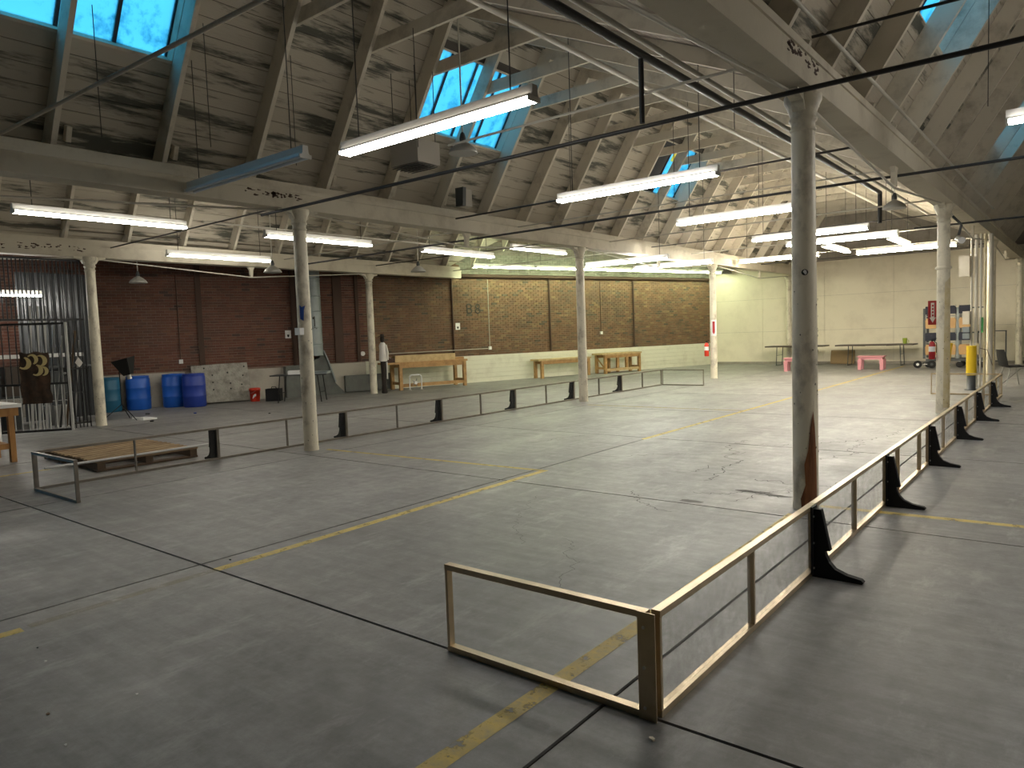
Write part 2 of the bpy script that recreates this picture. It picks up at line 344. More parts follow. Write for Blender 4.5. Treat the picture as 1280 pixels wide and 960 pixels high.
# ---------------- walls
wl = MB(); wl.prism([(T0, -0.01), (T1+0.3, -0.01), (T1+0.3, 7.0), (T0, 7.0)], W0 - WN*0.012, WD, UP, -WN*0.35)
wall_left = struct('wall_left', wl, 'mortar')
BL, BH, PX_, PZ_ = 0.213, 0.064, 0.2235, 0.0745
Z0B = 0.93
def brick_col(t, z):
    k = random.random(); v = random.uniform(0.82, 1.18)
    c = (0.125, 0.050, 0.032) if k < 0.62 else (0.105, 0.050, 0.034) if k < 0.82 else (0.15, 0.070, 0.042) if k < 0.96 else (0.06, 0.036, 0.028)
    if t > 3.2: c = (c[0]*1.25, c[1]*1.75, c[2]*1.45)  # greenish lamp light of the wall row put into these brick colours
    if z > 3.62 and t > 6.6: c = (0.24, 0.24, 0.19); v = random.uniform(.8, 1.1)
    if z > 4.3: c = (0.24, 0.22, 0.18)
    return (min(1, c[0]*v), min(1, c[1]*v), min(1, c[2]*v), 1)
cells = []
row = 0; z = Z0B
while z < 4.75:
    t = T0 + (0.5*PX_ if row % 2 else 0)
    while t < T1-0.15: cells.append((t, z)); t += PX_
    row += 1; z += PZ_
def bdist(c): return (wp(c[0]+BL/2, 0, c[1]) - EYEP).length
near = sorted([c for c in cells if -4.9 < c[0] < 0.9 and 1.25 < c[1] < 3.2], key=bdist)[:300]
nearset = set(near)
def brick_geom(col):
    me = MB().box(0, BL, -0.012, 0.0, 0, BH).mesh('brick'); a = me.color_attributes.new('col', 'FLOAT_COLOR', 'POINT')
    a.data.foreach_set('color', list(col)*len(me.vertices)); me.materials.append(M['brick']); return me
variants = [brick_geom(brick_col(-2, 2)) for _ in range(14)]
for (t, z) in near:      # mesh local y = along -WN : local frame rotated so that x=WD, y=-WN
    o = obj('brick', random.choice(variants), None, wall_left, wp(t, -0.012, z)); o.rotation_euler = (0, 0, WROT)
V, Fc, COL = [], [], []
for (t, z) in cells:
    if (t, z) in nearset: continue
    o = len(V); dpt = random.uniform(-0.002, 0.003)
    for (a, b, n) in ((0, 0, dpt), (BL, 0, dpt), (BL, BH, dpt), (0, BH, dpt), (0, 0, -0.0119), (BL, 0, -0.0119), (BL, BH, -0.0119), (0, BH, -0.0119)):
        q = wp(t+a, n, z+b); V.append(tuple(q))
    Fc += [(o, o+1, o+2, o+3), (o, o+4, o+5, o+1), (o+1, o+5, o+6, o+2), (o+2, o+6, o+7, o+3), (o+3, o+7, o+4, o)]
    COL += list(brick_col(t, z))*8
me = bpy.data.meshes.new('brickwork'); me.from_pydata(V, [], Fc); a = me.color_attributes.new('col', 'FLOAT_COLOR', 'POINT'); a.data.foreach_set('color', COL)
bw = obj('brickwork', me, 'brick', wall_left); bw['kind'] = 'stuff'
# painted boarding / curb below the bricks
for k in range(6):
    z0, z1 = k*0.153, k*0.153+0.149
    MB().prism([(3.3, z0), (T1, z0), (T1, z1), (3.3, z1)], W0 - WN*0.012, WD, UP, WN*(0.05 + 0.004*(k % 2))).build('plank', 'cream_board', wall_left)
for k, (a, b) in enumerate([(-12, -8.2), (-8.18, -4.6), (-4.58, -1.9), (-1.88, 0.9), (0.92, 3.28)]):
    MB().prism([(a, 0), (b, 0), (b, 0.90 - 0.03*(k % 2)), (a, 0.90 - 0.03*(k % 2))], W0 - WN*0.012, WD, UP, WN*0.09).build('concrete_curb', 'curb', wall_left)
# brick pilasters
for ta, tb in [(-1.50, -1.36), (2.35, 2.62), (3.05, 3.15)]:
    MB().prism([(ta, 0.93), (tb, 0.93), (tb, 3.9), (ta, 3.9)], W0, WD, UP, WN*0.05).build('pilaster', 'rust', wall_left)

XCOR = (wp(T1, 0)).x
wall_back = struct('wall_back', MB().box(XCOR-0.6, XD+0.4, YF, YF+0.3, -0.01, 7.2), 'siding')
pw, ph = 2.42, 1.33
for i in range(8):
    for j in range(3):
        x0 = XCOR - 0.3 + i*pw
        MB().box(x0+0.004, min(x0+pw-0.004, XD), YF-0.02, YF+0.0, j*ph + (0.0 if j else 0.0), (j+1)*ph-0.006).build('panel', 'cream', wall_back)
bmesh_s = MB().box(0, 0.27, -0.018, 0, 0, 2.9).mesh('siding_board')
for i in range(62):
    x0 = XCOR - 0.3 + i*0.29
    if x0 < XD-0.3: obj('siding_board', bmesh_s, 'siding', wall_back, (x0, YF, 4.02))
wall_right = struct('wall_right', MB().box(XD, XD+0.3, YN, YF, -0.01, 6.5), 'siding')
wall_front = struct('wall_front', MB().box(-26, XD+0.3, YN-0.3, YN, -0.01, 7.0), 'siding')
bb = MB(); bb.box(XCOR, XD, YF-0.035, YF-0.0201, 0, 0.10); struct('baseboard_back', bb, 'siding')

# ---------------- sawtooth roof
KS, KH = 1.55, 0.446
al = math.atan(KS); be = math.atan(KH)
RD, RD2 = 0.25, 0.18                                 # rafter depths
R0Y, RSP = 4.49, 1.243
def rows(): return [R0Y + RSP*n for n in range(-8, 21)]
def sawtooth(name, xl, xr, sky, rshift, visible=True):
    """steep boarded slope rising from beam xl, shallow slope falling to beam xr; sky = [(y0,y1)]"""
    es = Vector((math.cos(al), 0, math.sin(al))); ns = Vector((-math.sin(al), 0, math.cos(al)))
    eh = Vector((-math.cos(be), 0, math.sin(be))); nh = Vector((math.sin(be), 0, math.cos(be)))
    ps = Vector((xl, 0, 3.95)) + ns*RD; ph_ = Vector((xr-0.16, 0, 3.99)) + nh*RD2
    # ridge: ps+es*a = ph_+eh*b
    det = es.x*(-eh.z) - (-eh.x)*es.z; dx, dz = ph_.x-ps.x, ph_.z-ps.z
    A = (dx*(-eh.z) - (-eh.x)*dz)/det; B = (es.x*dz - es.z*dx)/det
    Yv = Vector((0, 1, 0)); S0, S1 = 1.08, 2.42
    def strip(mb, p, e, n, s0, s1, y0, y1, lo, th):
        mb.obox(p + e*(s0+s1)/2 + n*(lo+th/2) + Yv*(y0+y1)/2, e*(s1-s0)/2, n*th/2, Yv*(y1-y0)/2)
    root = MB()
    strip(root, ps, es, ns, -0.35, S0, YN, YF, 0.024, 0.05); strip(root, ps, es, ns, S1, A+0.05, YN, YF, 0.024, 0.05)
    ys = [YN] + [v for a in sky for v in a] + [YF]
    for a, b in zip(ys[0::2], ys[1::2]): strip(root, ps, es, ns, S0, S1, a, b, 0.024, 0.05)
    strip(root, ph_, eh, nh, 0.08, B+0.05, YN, YF, 0.024, 0.05)
    root = struct(name, root, 'back')
    rs = [y + rshift for y in rows() if YN < y + rshift < YF-0.05]
    # boards on the steep side, broken over rafters and at the skylights
    bwid = 0.205; nb = int((A+0.35)/bwid)+1; cache = {}
    def board(p, e, n, s0, wdt, y0, y1, m):
        key = (round(y1-y0, 3), round(wdt, 3), m, e.x > 0)
        if key not in cache:
            q = MB(); L2 = (y1-y0)/2 - 0.002
            q.obox(e*(wdt/2) + n*0.011, e*(wdt/2-0.004), n*0.0105, Yv*L2); cache[key] = q.mesh('board')
        obj('board', cache[key], m, root, p + e*s0 + Yv*(y0+y1)/2 + n*random.uniform(-.002, .0015))
    segs = [YN+0.1] + rs[2::4] + [YF-0.05]
    for k in range(nb):
        s0 = k*bwid - 0.33; s1 = s0+bwid
        cut = sky if (s1 > S0+0.03 and s0 < S1-0.03) else []
        cs = sorted(set([YN+0.02] + rs[(k*2) % 4::4] + [v for a in cut for v in a] + [YF-0.02]))
        for a, b in zip(cs, cs[1:]):
            mid = (a+b)/2
            if any(u < mid < v for u, v in cut) or b-a < 0.05: continue
            board(ps, es, ns, s0, min(bwid, A-s0), a, b, 'deck')
    nb2 = int((B-0.08)/0.24)+1
    for k in range(nb2):
        s0 = 0.08 + k*0.24; cs = [YN+0.02] + rs[(k*3) % 6::6] + [YF-0.02]
        for a, b in zip(cs, cs[1:]):
            if b-a > 0.05: board(ph_, eh, nh, s0, min(0.24, B-s0), a, b, 'deck2')
    # rafters and collar ties
    r1 = MB().obox(es*(A/2-0.10) - ns*RD/2, es*(A/2+0.07), ns*(RD/2-0.002), Yv*0.03).mesh('rafter')
    r2 = MB().obox(eh*(B/2-0.03) - nh*RD2/2, eh*(B/2-0.02), nh*(RD2/2-0.002), Yv*0.028).mesh('rafter')
    zt = 5.65; xa = xl + (zt-3.95)/KS - 0.08; xb = xr - 0.16 - (zt-3.99)/KH + 0.3
    tie = MB().box(xa, xb, -0.025, 0.025, zt, zt+0.18).mesh('collar_tie')
    st = MB().obox(es*0.10 + ns*0.0 - ns*0.125, es*0.03, ns*0.12, Yv*(RSP/2-0.035)).mesh('blocking')
    for i, y in enumerate(rs):
        obj('rafter', r1, 'rafter', root, ps + Yv*y); obj('rafter', r2, 'rafter', root, ph_ + Yv*y)
        obj('collar_tie', tie, 'rafter', root, (0, y+0.056, 0))
    return root, ps, es, ns
WN_COUNT = [0]
def skylight(ps, es, ns, y0, y1, broken=False):
    WN_COUNT[0] += 1; Yv = Vector((0, 1, 0)); S0, S1 = 1.08, 2.42; dep = 0.17
    f = MB()
    def slab(s0, s1, a, b, lo, hi): f.obox(ps + es*(s0+s1)/2 + ns*(lo+hi)/2 + Yv*(a+b)/2, es*(s1-s0)/2, ns*(hi-lo)/2, Yv*(b-a)/2)
    slab(S0, S1, y0, y0+0.035, 0.001, dep+0.06); slab(S0, S1, y1-0.035, y1, 0.001, dep+0.06); slab(S0, S0+0.035, y0+.035, y1-.035, 0.001, dep+0.06); slab(S1-0.035, S1, y0+.035, y1-.035, 0.001, dep+0.06)
    root = struct('window_%d' % WN_COUNT[0], f, 'rafter')
    n = 4; wd = (y1-y0-0.07)/n
    for i in range(n+1):
        q = MB(); yy = y0+0.035+i*wd; q.obox(ps + es*(S0+S1)/2 + ns*dep + Yv*yy, es*((S1-S0)/2-0.036), ns*0.025, Yv*0.02); q.build('glazing_bar', 'mullion', root)
    for i in range(n):
        q = MB(); yy = y0+0.035+(i+0.5)*wd; q.obox(ps + es*(S0+S1)/2 + ns*dep + Yv*yy, es*((S1-S0)/2-0.036), ns*0.004, Yv*(wd/2-0.02))
        if broken and i == 2: MB().obox(ps + es*(S1-0.25) + ns*(dep-0.03) + Yv*(yy-0.1), es*0.2, ns*0.004, Yv*0.11).build('reflection_patch', 'yellowglint', root)  # yellow reflection in the pane, put in as a coloured piece
        q.build('pane', M['board_off'] if broken and i == 1 else 'skyglass', root)
M['yellowglint'] = mat('yellow_reflection', (0.75, 0.70, 0.02), 0.5)
M['board_off'] = mat('dark_boarded_pane', (0.03, 0.032, 0.035), 0.7)
rfA, ps, es, ns = sawtooth('ceiling', XA, XB, [(R0Y-2*RSP, R0Y), (R0Y+3*RSP, R0Y+5*RSP), (R0Y+9*RSP, R0Y+11*RSP)], 0)
for y0, y1, br in [(R0Y-2*RSP, R0Y, False), (R0Y+3*RSP, R0Y+5*RSP, False), (R0Y+9*RSP, R0Y+11*RSP, True)]: skylight(ps, es, ns, y0, y1, br)
SH = 6.08 - (R0Y + RSP)
rfB, ps, es, ns = sawtooth('ceiling', XB, XD, [(R0Y+SH+3*RSP, R0Y+SH+5*RSP), (R0Y+SH+9*RSP, R0Y+SH+11*RSP)], SH)
for k in (3, 9): skylight(ps, es, ns, R0Y+SH+k*RSP, R0Y+SH+(k+2)*RSP)
rfC, ps, es, ns = sawtooth('ceiling', XC, XA, [], 0.2)
# last tooth over the brick wall: plain
q = MB(); q.add([(-26, YN, 6.6), (-26, YF+.3, 6.6), (-22, YF+.3, 6.6), (-22, YN, 6.6), (XC-0.1, YF+.3, 4.05), (XC-0.1, YN, 4.05)], [(0, 1, 2, 3), (3, 2, 4, 5)])
q.build('ceiling', 'deck2')['kind'] = 'structure'
# beams over the column rows, trussed with king posts and rods
BZ = 3.50
TRIM = [0]
def beam(x, y1=YF-0.02, rods=(), y0=YN+0.02):
    TRIM[0] += 1
    b = MB().box(x-0.15, x+0.15, y0, y1, BZ, BZ+0.28)
    root = struct('trim_%d' % TRIM[0], b, 'beam')
    MB().box(x-0.22, x+0.10, y0, y1, BZ+0.2805, BZ+0.37).build('wall_plate', 'beam', root)
    MB().box(x-0.165, x-0.1501, y0, y1, BZ+0.23, BZ+0.28).build('moulding', 'beam', root); MB().box(x+0.1501, x+0.168, y0, y1, BZ+0.22, BZ+0.28).build('moulding', 'beam', root)
    for ym in rods:
        MB().prism([(-.10, 0), (.10, 0), (.045, -.07), (.03, -.24), (-.03, -.24), (-.045, -.07)], (x-0.03, ym, BZ-0.001), (0, 1, 0), (0, 0, 1), (0.06, 0, 0)).build('king_post', 'beam', root)
        MB().path([(x, ym-3.55, BZ-0.02), (x, ym, BZ-0.255), (x, ym+3.55, BZ-0.02)], 0.014).build('tie_rod', 'greypipe', root)
    return root
beam(XA, rods=(2.5, 10.05, 17.7, 25.3)); beam(XB, rods=(2.5, 10.1, 17.8, 25.4)); beam(XC, y1=17.6, rods=(2.5, 10.05))
# patches of peeled paint and soot on the beams
def patch(pts_n, o, eu, ev, en, m, name, parent=None):
    poly = []
    for i in range(pts_n): a_ = 2*PI*i/pts_n; k = random.uniform(0.6, 1.05); poly.append((math.cos(a_)*k, math.sin(a_)*k))
    return poly
for x, y, z, ly, lz in [(XB+0.1505, 6.0, 3.68, .55, .05), (XA+0.1505, 5.9, 3.66, .6, .04), (XC+0.1505, 5.6, 3.66, .8, .06), (XC+0.1505, 4.6, 3.62, .3, .05)]:
    pr = [o for o in C.objects if o.name.startswith('trim_') and abs(o.data.vertices[0].co.x - (x-0.1505-0.15)) < 0.01][0]
    q = MB()
    for k in range(34 if ly > .4 else 14):
        yy = y + random.uniform(-ly, ly)*0.75; zz = z + random.uniform(-lz, lz); lw = random.uniform(.01, .05); hh = random.uniform(.006, .022)
        q.prism([(-lw, -hh*.3), (-lw*.3, -hh), (lw*.7, -hh*.5), (lw, hh*.3), (lw*.2, hh*.5), (-lw*.5, hh)], (x, yy, zz), (0, 1, 0), (0, 0, 1), (0.0015, 0, 0))
    q.build('peeled_patch', 'rust', pr)

# ================================================================== COLUMNS
def column(x, y, label, extras=None, cap=True, m='column'):
    t = thing('column', label, 'column', (x, y, 0), 0, 'round painted columns')
    MB().lathe((x, y, 0), [(0.108, 0), (0.108, 0.03), (0.104, 0.06), (0.102, 1.4), (0.094, BZ-0.30)], 24).build('shaft', m, t)
    MB().lathe((x, y, 0), [(0.094, BZ-0.2995), (0.105, BZ-0.29), (0.105, BZ-0.275), (0.095, BZ-0.265), (0.096, BZ-0.22), (0.112, BZ-0.21), (0.112, BZ-0.19), (0.10, BZ-0.175), (0.125, BZ-0.10), (0.15, BZ-0.05), (0.15, BZ-0.004)], 24).build('capital', m, t)
    for dy in (-1, 1):
        MB().prism([(0.09, -0.14), (0.12, -0.14), (0.16, -0.07), (0.30, -0.035), (0.30, -0.004), (0.09, -0.004)], (x-0.05, y, BZ), (0, dy, 0), (0, 0, 1), (0.10, 0, 0)).build('bracket', m, t)
    q = MB()
    for _ in range(26):
        a_ = random.uniform(-2.4, 0.6); z = random.uniform(0.1, 1.9)**1.0; r = 0.1035; sz = random.uniform(.002, .008)
        c = Vector((x + r*math.cos(a_), y + r*math.sin(a_), z)); n = Vector((math.cos(a_), math.sin(a_), 0)); e = Vector((-n.y, n.x, 0))
        q.prism([(-sz, 0), (0, -sz*1.6), (sz*.8, 0.2*sz), (0.1*sz, sz*1.4)], c, e, UP, n*0.003)
    q.build('chipped_paint', 'scuff', t)
    return t
A1 = column(-8.93, 6.32, 'white column with blue tape and small box, standing past pallet')
A2 = column(XA, 13.85, 'white column standing in front of the low plain wooden bench')
A3 = column(XA-0.02, 21.3, 'white column carrying a red arrow sign and fire extinguisher')
A4 = column(XA-0.24, 29.2, 'pale column standing against cream wall behind pink stool')
B1 = column(XB+0.02, 6.38, 'nearest tall column with bare brown wood gash above the floor')
B2 = column(XB, 14.05, 'column with yellowed paint beside the fire sign and yellow bollard', m='column')
B3 = column(XB, 21.55, 'yellow-stained column behind the conduits and black chair')
B4 = column(XB+0.12, 29.1, 'pale column against cream wall past the wheeled frame')
C1 = column(-16.1, 6.25, 'slim cream column at the end of the barred cage')
C2 = column(-16.42, 13.9, 'column beside the dressed dummy and long workbench')
# bare wood gash on B1 (facing the camera's right), sticker
def wrap(t, x, y, r, poly, a0, m, name, th=0.004):
    """polygon in (arc metres, z) laid on the shaft round angle a0"""
    q = MB(); n = len(poly); bm = bmesh.new()
    V = [bm.verts.new((u, v, 0)) for u, v in poly]; bm.faces.new(V)
    bmesh.ops.triangulate(bm, faces=bm.faces); bmesh.ops.subdivide_edges(bm, edges=bm.edges, cuts=3, use_grid_fill=True)
    bm.verts.ensure_lookup_table(); loc = t['_w']
    pts = [(x + (r+th)*math.cos(a0+v.co.x/r), y + (r+th)*math.sin(a0+v.co.x/r), v.co.y) for v in bm.verts]
    fs = [tuple(v.index for v in f.verts) for f in bm.faces]; bm.free()
    q.add(pts, fs, True); return q.build(name, m, t)
aB = math.atan2(-B1.location.y, -B1.location.x)      # towards the eye
wrap(B1, B1.location.x, B1.location.y, 0.105, [(-0.045, 0.02), (0.09, 0.02), (0.085, 0.45), (0.07, 0.72), (0.055, 0.86), (0.03, 0.72), (0.01, 0.52), (-0.02, 0.40), (-0.012, 0.22), (-0.05, 0.1)], aB+0.10, 'barewood', 'bare_wood_gash')
wrap(B1, B1.location.x, B1.location.y, 0.0985, [(0.026*math.cos(i*PI/6), 2.03+0.026*math.sin(i*PI/6)) for i in range(12)], aB+0.05, 'black', 'round_sticker')
wrap(B1, B1.location.x, B1.location.y, 0.0985, [(0.004, 2.01), (0.016, 2.02), (0.012, 2.045), (-0.004, 2.05), (-0.014, 2.035), (0.002, 2.03)], aB+0.05, 'white', 'sticker_emblem', 0.006)
aA = math.atan2(-A1.location.y, -A1.location.x)
wrap(A1, A1.location.x, A1.location.y, 0.097, [(-0.06, 1.93), (-0.01, 1.9), (0.0, 2.05), (0.02, 2.12), (-0.03, 2.10), (-0.06, 2.13)], aA, 'bluetape', 'blue_tape')
q = A1.location; MB().box(q.x-0.02, q.x+0.10, q.y-0.16, q.y-0.09, 1.70, 1.80).build('switch_box', 'white', A1)
wrap(A3, A3.location.x, A3.location.y, 0.101, [(-0.085, 1.33), (0.085, 1.33), (0.085, 1.82), (-0.085, 1.82)], math.atan2(-A3.location.y, -A3.location.x)+0.1, 'white', 'arrow_sign')
wrap(A3, A3.location.x, A3.location.y, 0.101, [(-0.010, 1.44), (-0.035, 1.44), (0, 1.37), (0.035, 1.44), (0.010, 1.44), (0.010, 1.70), (0.035, 1.70), (0.035, 1.77), (-0.035, 1.77), (-0.035, 1.70), (-0.010, 1.70)], math.atan2(-A3.location.y, -A3.location.x)+0.1, 'red_sign', 'red_arrow', 0.008)
wrap(B3, B3.location.x, B3.location.y, 0.1025, [(-0.08, 0.1), (0.08, 0.1), (0.08, 2.3), (0.0, 2.5), (-0.08, 2.2)], math.atan2(-B3.location.y, -B3.location.x), 'stain', 'yellowed_paint')
wrap(B2, B2.location.x, B2.location.y, 0.1025, [(0.0, 0.1), (0.12, 0.1), (0.12, 2.3), (0.02, 2.2)], math.atan2(-B2.location.y, -B2.location.x), 'stain', 'yellowed_paint')
q = B2.location
MB().lathe((q.x, q.y, 0), [(0.102, 2.42), (0.125, 2.44), (0.125, 2.46), (0.102, 2.48)], 20).build('collar', 'column', B2)

# ================================================================== LIGHT FIXTURES
def roof_z(x):
    xl, xr = (XB, XD) if x > XB else (XA, XB) if x > XA else (XC, XA) if x > XC else (-23.4, XC)
    return min(3.95 + (x-xl)*KS + RD/math.cos(al), 3.99 + (xr-0.16-x)*KH + RD2/math.cos(be)) if xl > -20 else 4.05 + (XC-0.1-x)*(2.55/5.6)
TM = {}
def light(x, y, z, axis, label, group, tubes='tube', house='fixture', hang=None, L=2.44):
    rot = 0 if axis == 'x' else PI/2 if axis == 'y' else axis
    t = thing('strip_light', label, 'light', (x, y, z), rot, group); h = L/2
    if 'h' not in TM:
        TM['h'] = MB().prism([(-0.032, 0.10), (0.032, 0.10), (0.036, 0.03), (0.05, 0.008), (-0.05, 0.008), (-0.036, 0.03)], (-h, 0, 0), (0, 1, 0), (0, 0, 1), (L, 0, 0)).mesh('housing')
        TM['t'] = MB().tube((-h+0.03, 0, 0), (h-0.03, 0, 0), 0.019, n=10).mesh('tube')
        TM['e'] = MB().box(-0.010, 0.010, -0.075, 0.075, -0.033, 0.0075).mesh('end_cap')
    def shared(nm, k, m, loc):
        kk = k + m
        if kk not in TM: TM[kk] = TM[k].copy()
        obj(nm, TM[kk], m, t, loc)
    shared('housing', 'h', house, (0, 0, 0))
    for s in (-1, 1):
        shared('tube', 't', tubes, (0, s*0.048, -0.013)); shared('end_cap', 'e', house, (s*(h-0.012), 0, 0))
        ex = s*(h-0.25); wx = x + ex*math.cos(rot)
        MB().path([(ex, 0, 0.1005), (ex, 0, roof_z(wx)-z+0.005)], 0.006, 6).build('hanger', 'chain', t, True)
    return t
GX, GY, GW = 'strip lights hung crosswise', 'strip lights hung lengthwise', 'strip lights in a row along the brick wall'
LX = 'lit twin-tube strip light hung crosswise between the column rows'
light(-4.73, 4.79, 3.50, 'x', 'lit strip light hung just in front of the two-bay blue skylight', GX, 'tube_near', 'fixture_old', 2.0)
light(-4.86, 8.79, 3.52, 'x', 'lit strip light hung below the boarded-over skylight', GX, 'tube_second', 'fixture', 1.7)
light(-4.75, 12.45, 3.52, 'x', 'third crosswise strip light counted from the blue skylight to the back wall', GX, 'tube', 'fixture', 1.7)
light(-4.80, 16.40, 3.53, 'x', 'fourth crosswise strip light counted from the blue skylight to the back wall', GX, 'tube', 'fixture', 1.7)
light(-4.55, 18.0, 3.51, 'x', 'fifth crosswise strip light counted from the blue skylight to the back wall', GX, 'tube', 'fixture', 1.7)
light(-3.95, 22.2, 3.52, 'x', 'sixth crosswise strip light counted from the blue skylight to the back wall', GX, 'tube_warm', 'fixture', 1.2)
light(-7.5, 22.6, 3.62, 'x', 'dim strip light hung crosswise near the cream back wall', GX, 'tube_warm', 'fixture', 1.2)
light(-9.42, 16.6, 3.36, 'x', 'lit strip light crossing under the beam past plain bench', GX, 'tube', 'fixture', 0.13)
light(-9.25, 18.9, 3.37, 'x', 'second lit strip light crossing under the beam beside the column with extinguisher', GX, 'tube', 'fixture', 0.13)
light(0.55, 8.75, 3.52, 'x', 'lit strip light hung by itself below the rafters beside the near column', GX, 'tube_second', 'fixture')
light(3.3, 8.75, 3.52, 'x', 'added unseen strip light in line with the lone one past the near column', GX, 'tube_second', 'fixture')  # extra lamp out of view, added to brighten the side bay
for y in (4.9, 12.6): light(2.9, y, 3.52, 'x', 'added unseen strip light over the side bay away from the barrier', GX, 'tube_second', 'fixture')  # two more unseen lamps, added to lift column, beam and floor brightness
light(-5.45, 21.2, 3.62, 'y', 'lit strip light hung lengthwise between crosswise lights near the back wall', GY, 'tube_warm', 'fixture', 1.2)
light(-3.72, 20.3, 3.56, 'y', 'lit strip light hung lengthwise near the fire sign column', GY, 'tube_warm', 'fixture', 1.2)
LY = 'lit strip light hung lengthwise in a row over the pallet side aisle'
for k, (y, z) in enumerate(((4.75, 3.53), (8.62, 3.52), (12.5, 3.52), (15.66, 3.80))): light(-11.5, y, z, 'y', '%s lengthwise strip light of the pallet aisle row, counted from the cage' % ['first', 'second', 'third', 'fourth'][k], GY, 'tube_aisle', 'fixture', 1.0)
light(-15.1, 8.6, 3.53, 'y', 'lit strip light hung lengthwise close to the beam above blue drums', GY, 'tube_aisle', 'fixture', 0.9)
q = at_x(52, 369, -18.2); light(q.x, q.y-1.22, q.z, 'y', 'lit strip light inside the barred cage', GY, 'tube', 'fixture', 1.4)
light(-7.65, 4.68, 3.55, 'x', 'unlit strip light with bluish sheen hung by the beam', GX, 'tube_off', 'fixture', 2.1)
for k in range(5):
    c = wp(7.95 + 2.47*k, 0.98, 3.83); light(c.x, c.y, c.z, WROT, '%s greenish strip light of the brick wall row, counted from the B8 lettering' % ['first', 'second', 'third', 'fourth', 'fifth'][k], GW, 'tube_green', 'fixture', 0.7)

# dish pendants
def pendant(p, label, top):
    top = roof_z(p[0])+0.004
    t = thing('pendant_lamp', label, 'lamp', tuple(p), 0, 'old dish pendant lamps'); x, y, z = p
    MB().lathe((x, y, z), [(0.19, 0), (0.20, 0.012), (0.17, 0.06), (0.10, 0.12), (0.045, 0.15), (0.04, 0.16)], 20).build('shade', 'lampshade', t)
    MB().lathe((x, y, z), [(0.04, 0.161), (0.045, 0.20), (0.03, 0.26), (0.014, 0.28)], 14).build('socket', 'darkgrey', t)
    MB().tube((x, y, z+0.281), (x, y, top), 0.011, n=8).build('stem', 'greypipe', t)
pendant(at_x(173, 354, -17.3), 'dish pendant lamp in front of the bare brick wall', 4.2)
pendant(at_x(341, 341, -14.2), 'dish pendant lamp beside the trussed beam king post', 5.6)
pendant(at_x(523, 340, -13.6), 'dish pendant lamp in front of brick wall above workbench', 5.4)
pendant(at_z(579, 192, 4.05), 'dish pendant lamp hanging under the two-bay skylight', 5.63)
pendant(at_x(908, 342, -10.2), 'dish pendant lamp near the green-lit corner of the walls', 4.2)
pendant(at_x(1118, 261, -2.75), 'dish pendant lamp close to the big beam', 4.3)

# ================================================================== PIPES
def pipe(pts, r, m, label, name='pipe', cat='pipe'):
    t = MB().path([tuple(p) for p in pts], r, 10); return one(name, t, m, label, cat)
pipe([(-9.4, 6.02, 3.455), (5.2, 6.02, 3.43)], 0.020, 'blackpipe', 'long black pipe crossing beside the nearest column top')
pipe([(-14.5, 10.45, 3.44), (-9.3, 10.42, 3.44), (5.2, 10.4, 3.44)], 0.019, 'blackpipe', 'black pipe crossing the hall below the beams between first and second columns')
pipe([(-2.8, 16.7, 3.45), (5.2, 16.7, 3.45)], 0.02, 'blackpipe', 'black pipe crossing above the conduits near the back')
pipe([(-1.7, 5.95, 3.80), (5.2, 5.95, 3.70)], 0.012, 'blackpipe', 'thin black rod crossing the steep boarded rafters')
pipe([(-9.3, 2.70, 3.90), (0, 2.7, 3.62)], 0.018, 'rafter', 'pale tie rod crossing under the first blue skylight', 'tie_rod', 'rod')
pipe([(-4.6, -2, 4.76), (-4.6, 29.4, 4.80)], 0.032, 'greypipe', 'pale sprinkler pipe running lengthwise under collar ties')
pipe([(-3.21, -2, 4.09), (-3.21, 15.6, 4.09), (-3.21, 15.6, 3.5)], 0.040, 'blackpipe', 'thick black pipe running lengthwise below the shallow roof slope')
pipe([(-3.02, -2, 4.05), (-3.02, 19.9, 4.09)], 0.026, 'greypipe', 'pale pipe running lengthwise beside the thick black pipe')
pipe([(-3.21, 6.02, 3.476), (-3.21, 6.02, 4.049)], 0.024, 'blackpipe', 'black drop pipe linking the crossing pipe up to thick black pipe')
pipe([(-1.60, 4.0, 3.805), (-1.60, 18.3, 3.86)], 0.016, 'greypipe', 'pale conduit running along the top of the big beam')
pipe([(-2.4, 6.62, 3.95), (-6.2, 6.62, 3.95)], 0.014, 'greypipe', 'thin pale rod crossing from the big beam near column')
pipe([(-13.2, 7.2, 3.95), (-13.2, 13.8, 3.97)], 0.02, 'greypipe', 'pale conduit hung lengthwise over the aisle beside cage')
for k, y in enumerate((9.6, 11.4, 14.9, 17.0, 19.4, 22.9, 25.0)):
    pipe([(-8.88, y, 3.70 + 0.02*(k % 2)), (-2.1, y, 3.72)], 0.011 if k % 2 else 0.015, 'greypipe' if k % 3 else 'chain', 'thin conduit crossing the bay between the two beams', 'conduit', 'conduit')['group'] = 'crossing conduits'
for k, y in enumerate((6.7, 10.9, 13.95, 17.2)):
    pipe([(-16.12, y, 3.72), (-9.23, y, 3.72)], 0.013, 'greypipe' if k % 2 else 'chain', 'thin conduit crossing the aisle between beam and cage beam', 'conduit', 'conduit')['group'] = 'aisle conduits'
# loose hanger wires
for k, (x, y) in enumerate(((-8.2, 3.4), (-7.8, 4.4), (-6.2, 6.1), (-7.9, 5.6), (-6.6, 9.9), (-5.6, 11.6), (-3.2, 8.2), (-3.0, 10.6), (-5.0, 14.0), (-0.9, 9.6))):
    one('hanger_wire', MB().tube((x, y, 3.84 if x < -2 else 3.9), (x, y, 5.2 if x < -2 else 5.6), 0.005, n=6), 'chain', 'thin dark wire hanging down from the roof timbers', 'wire', 'hanging wires')

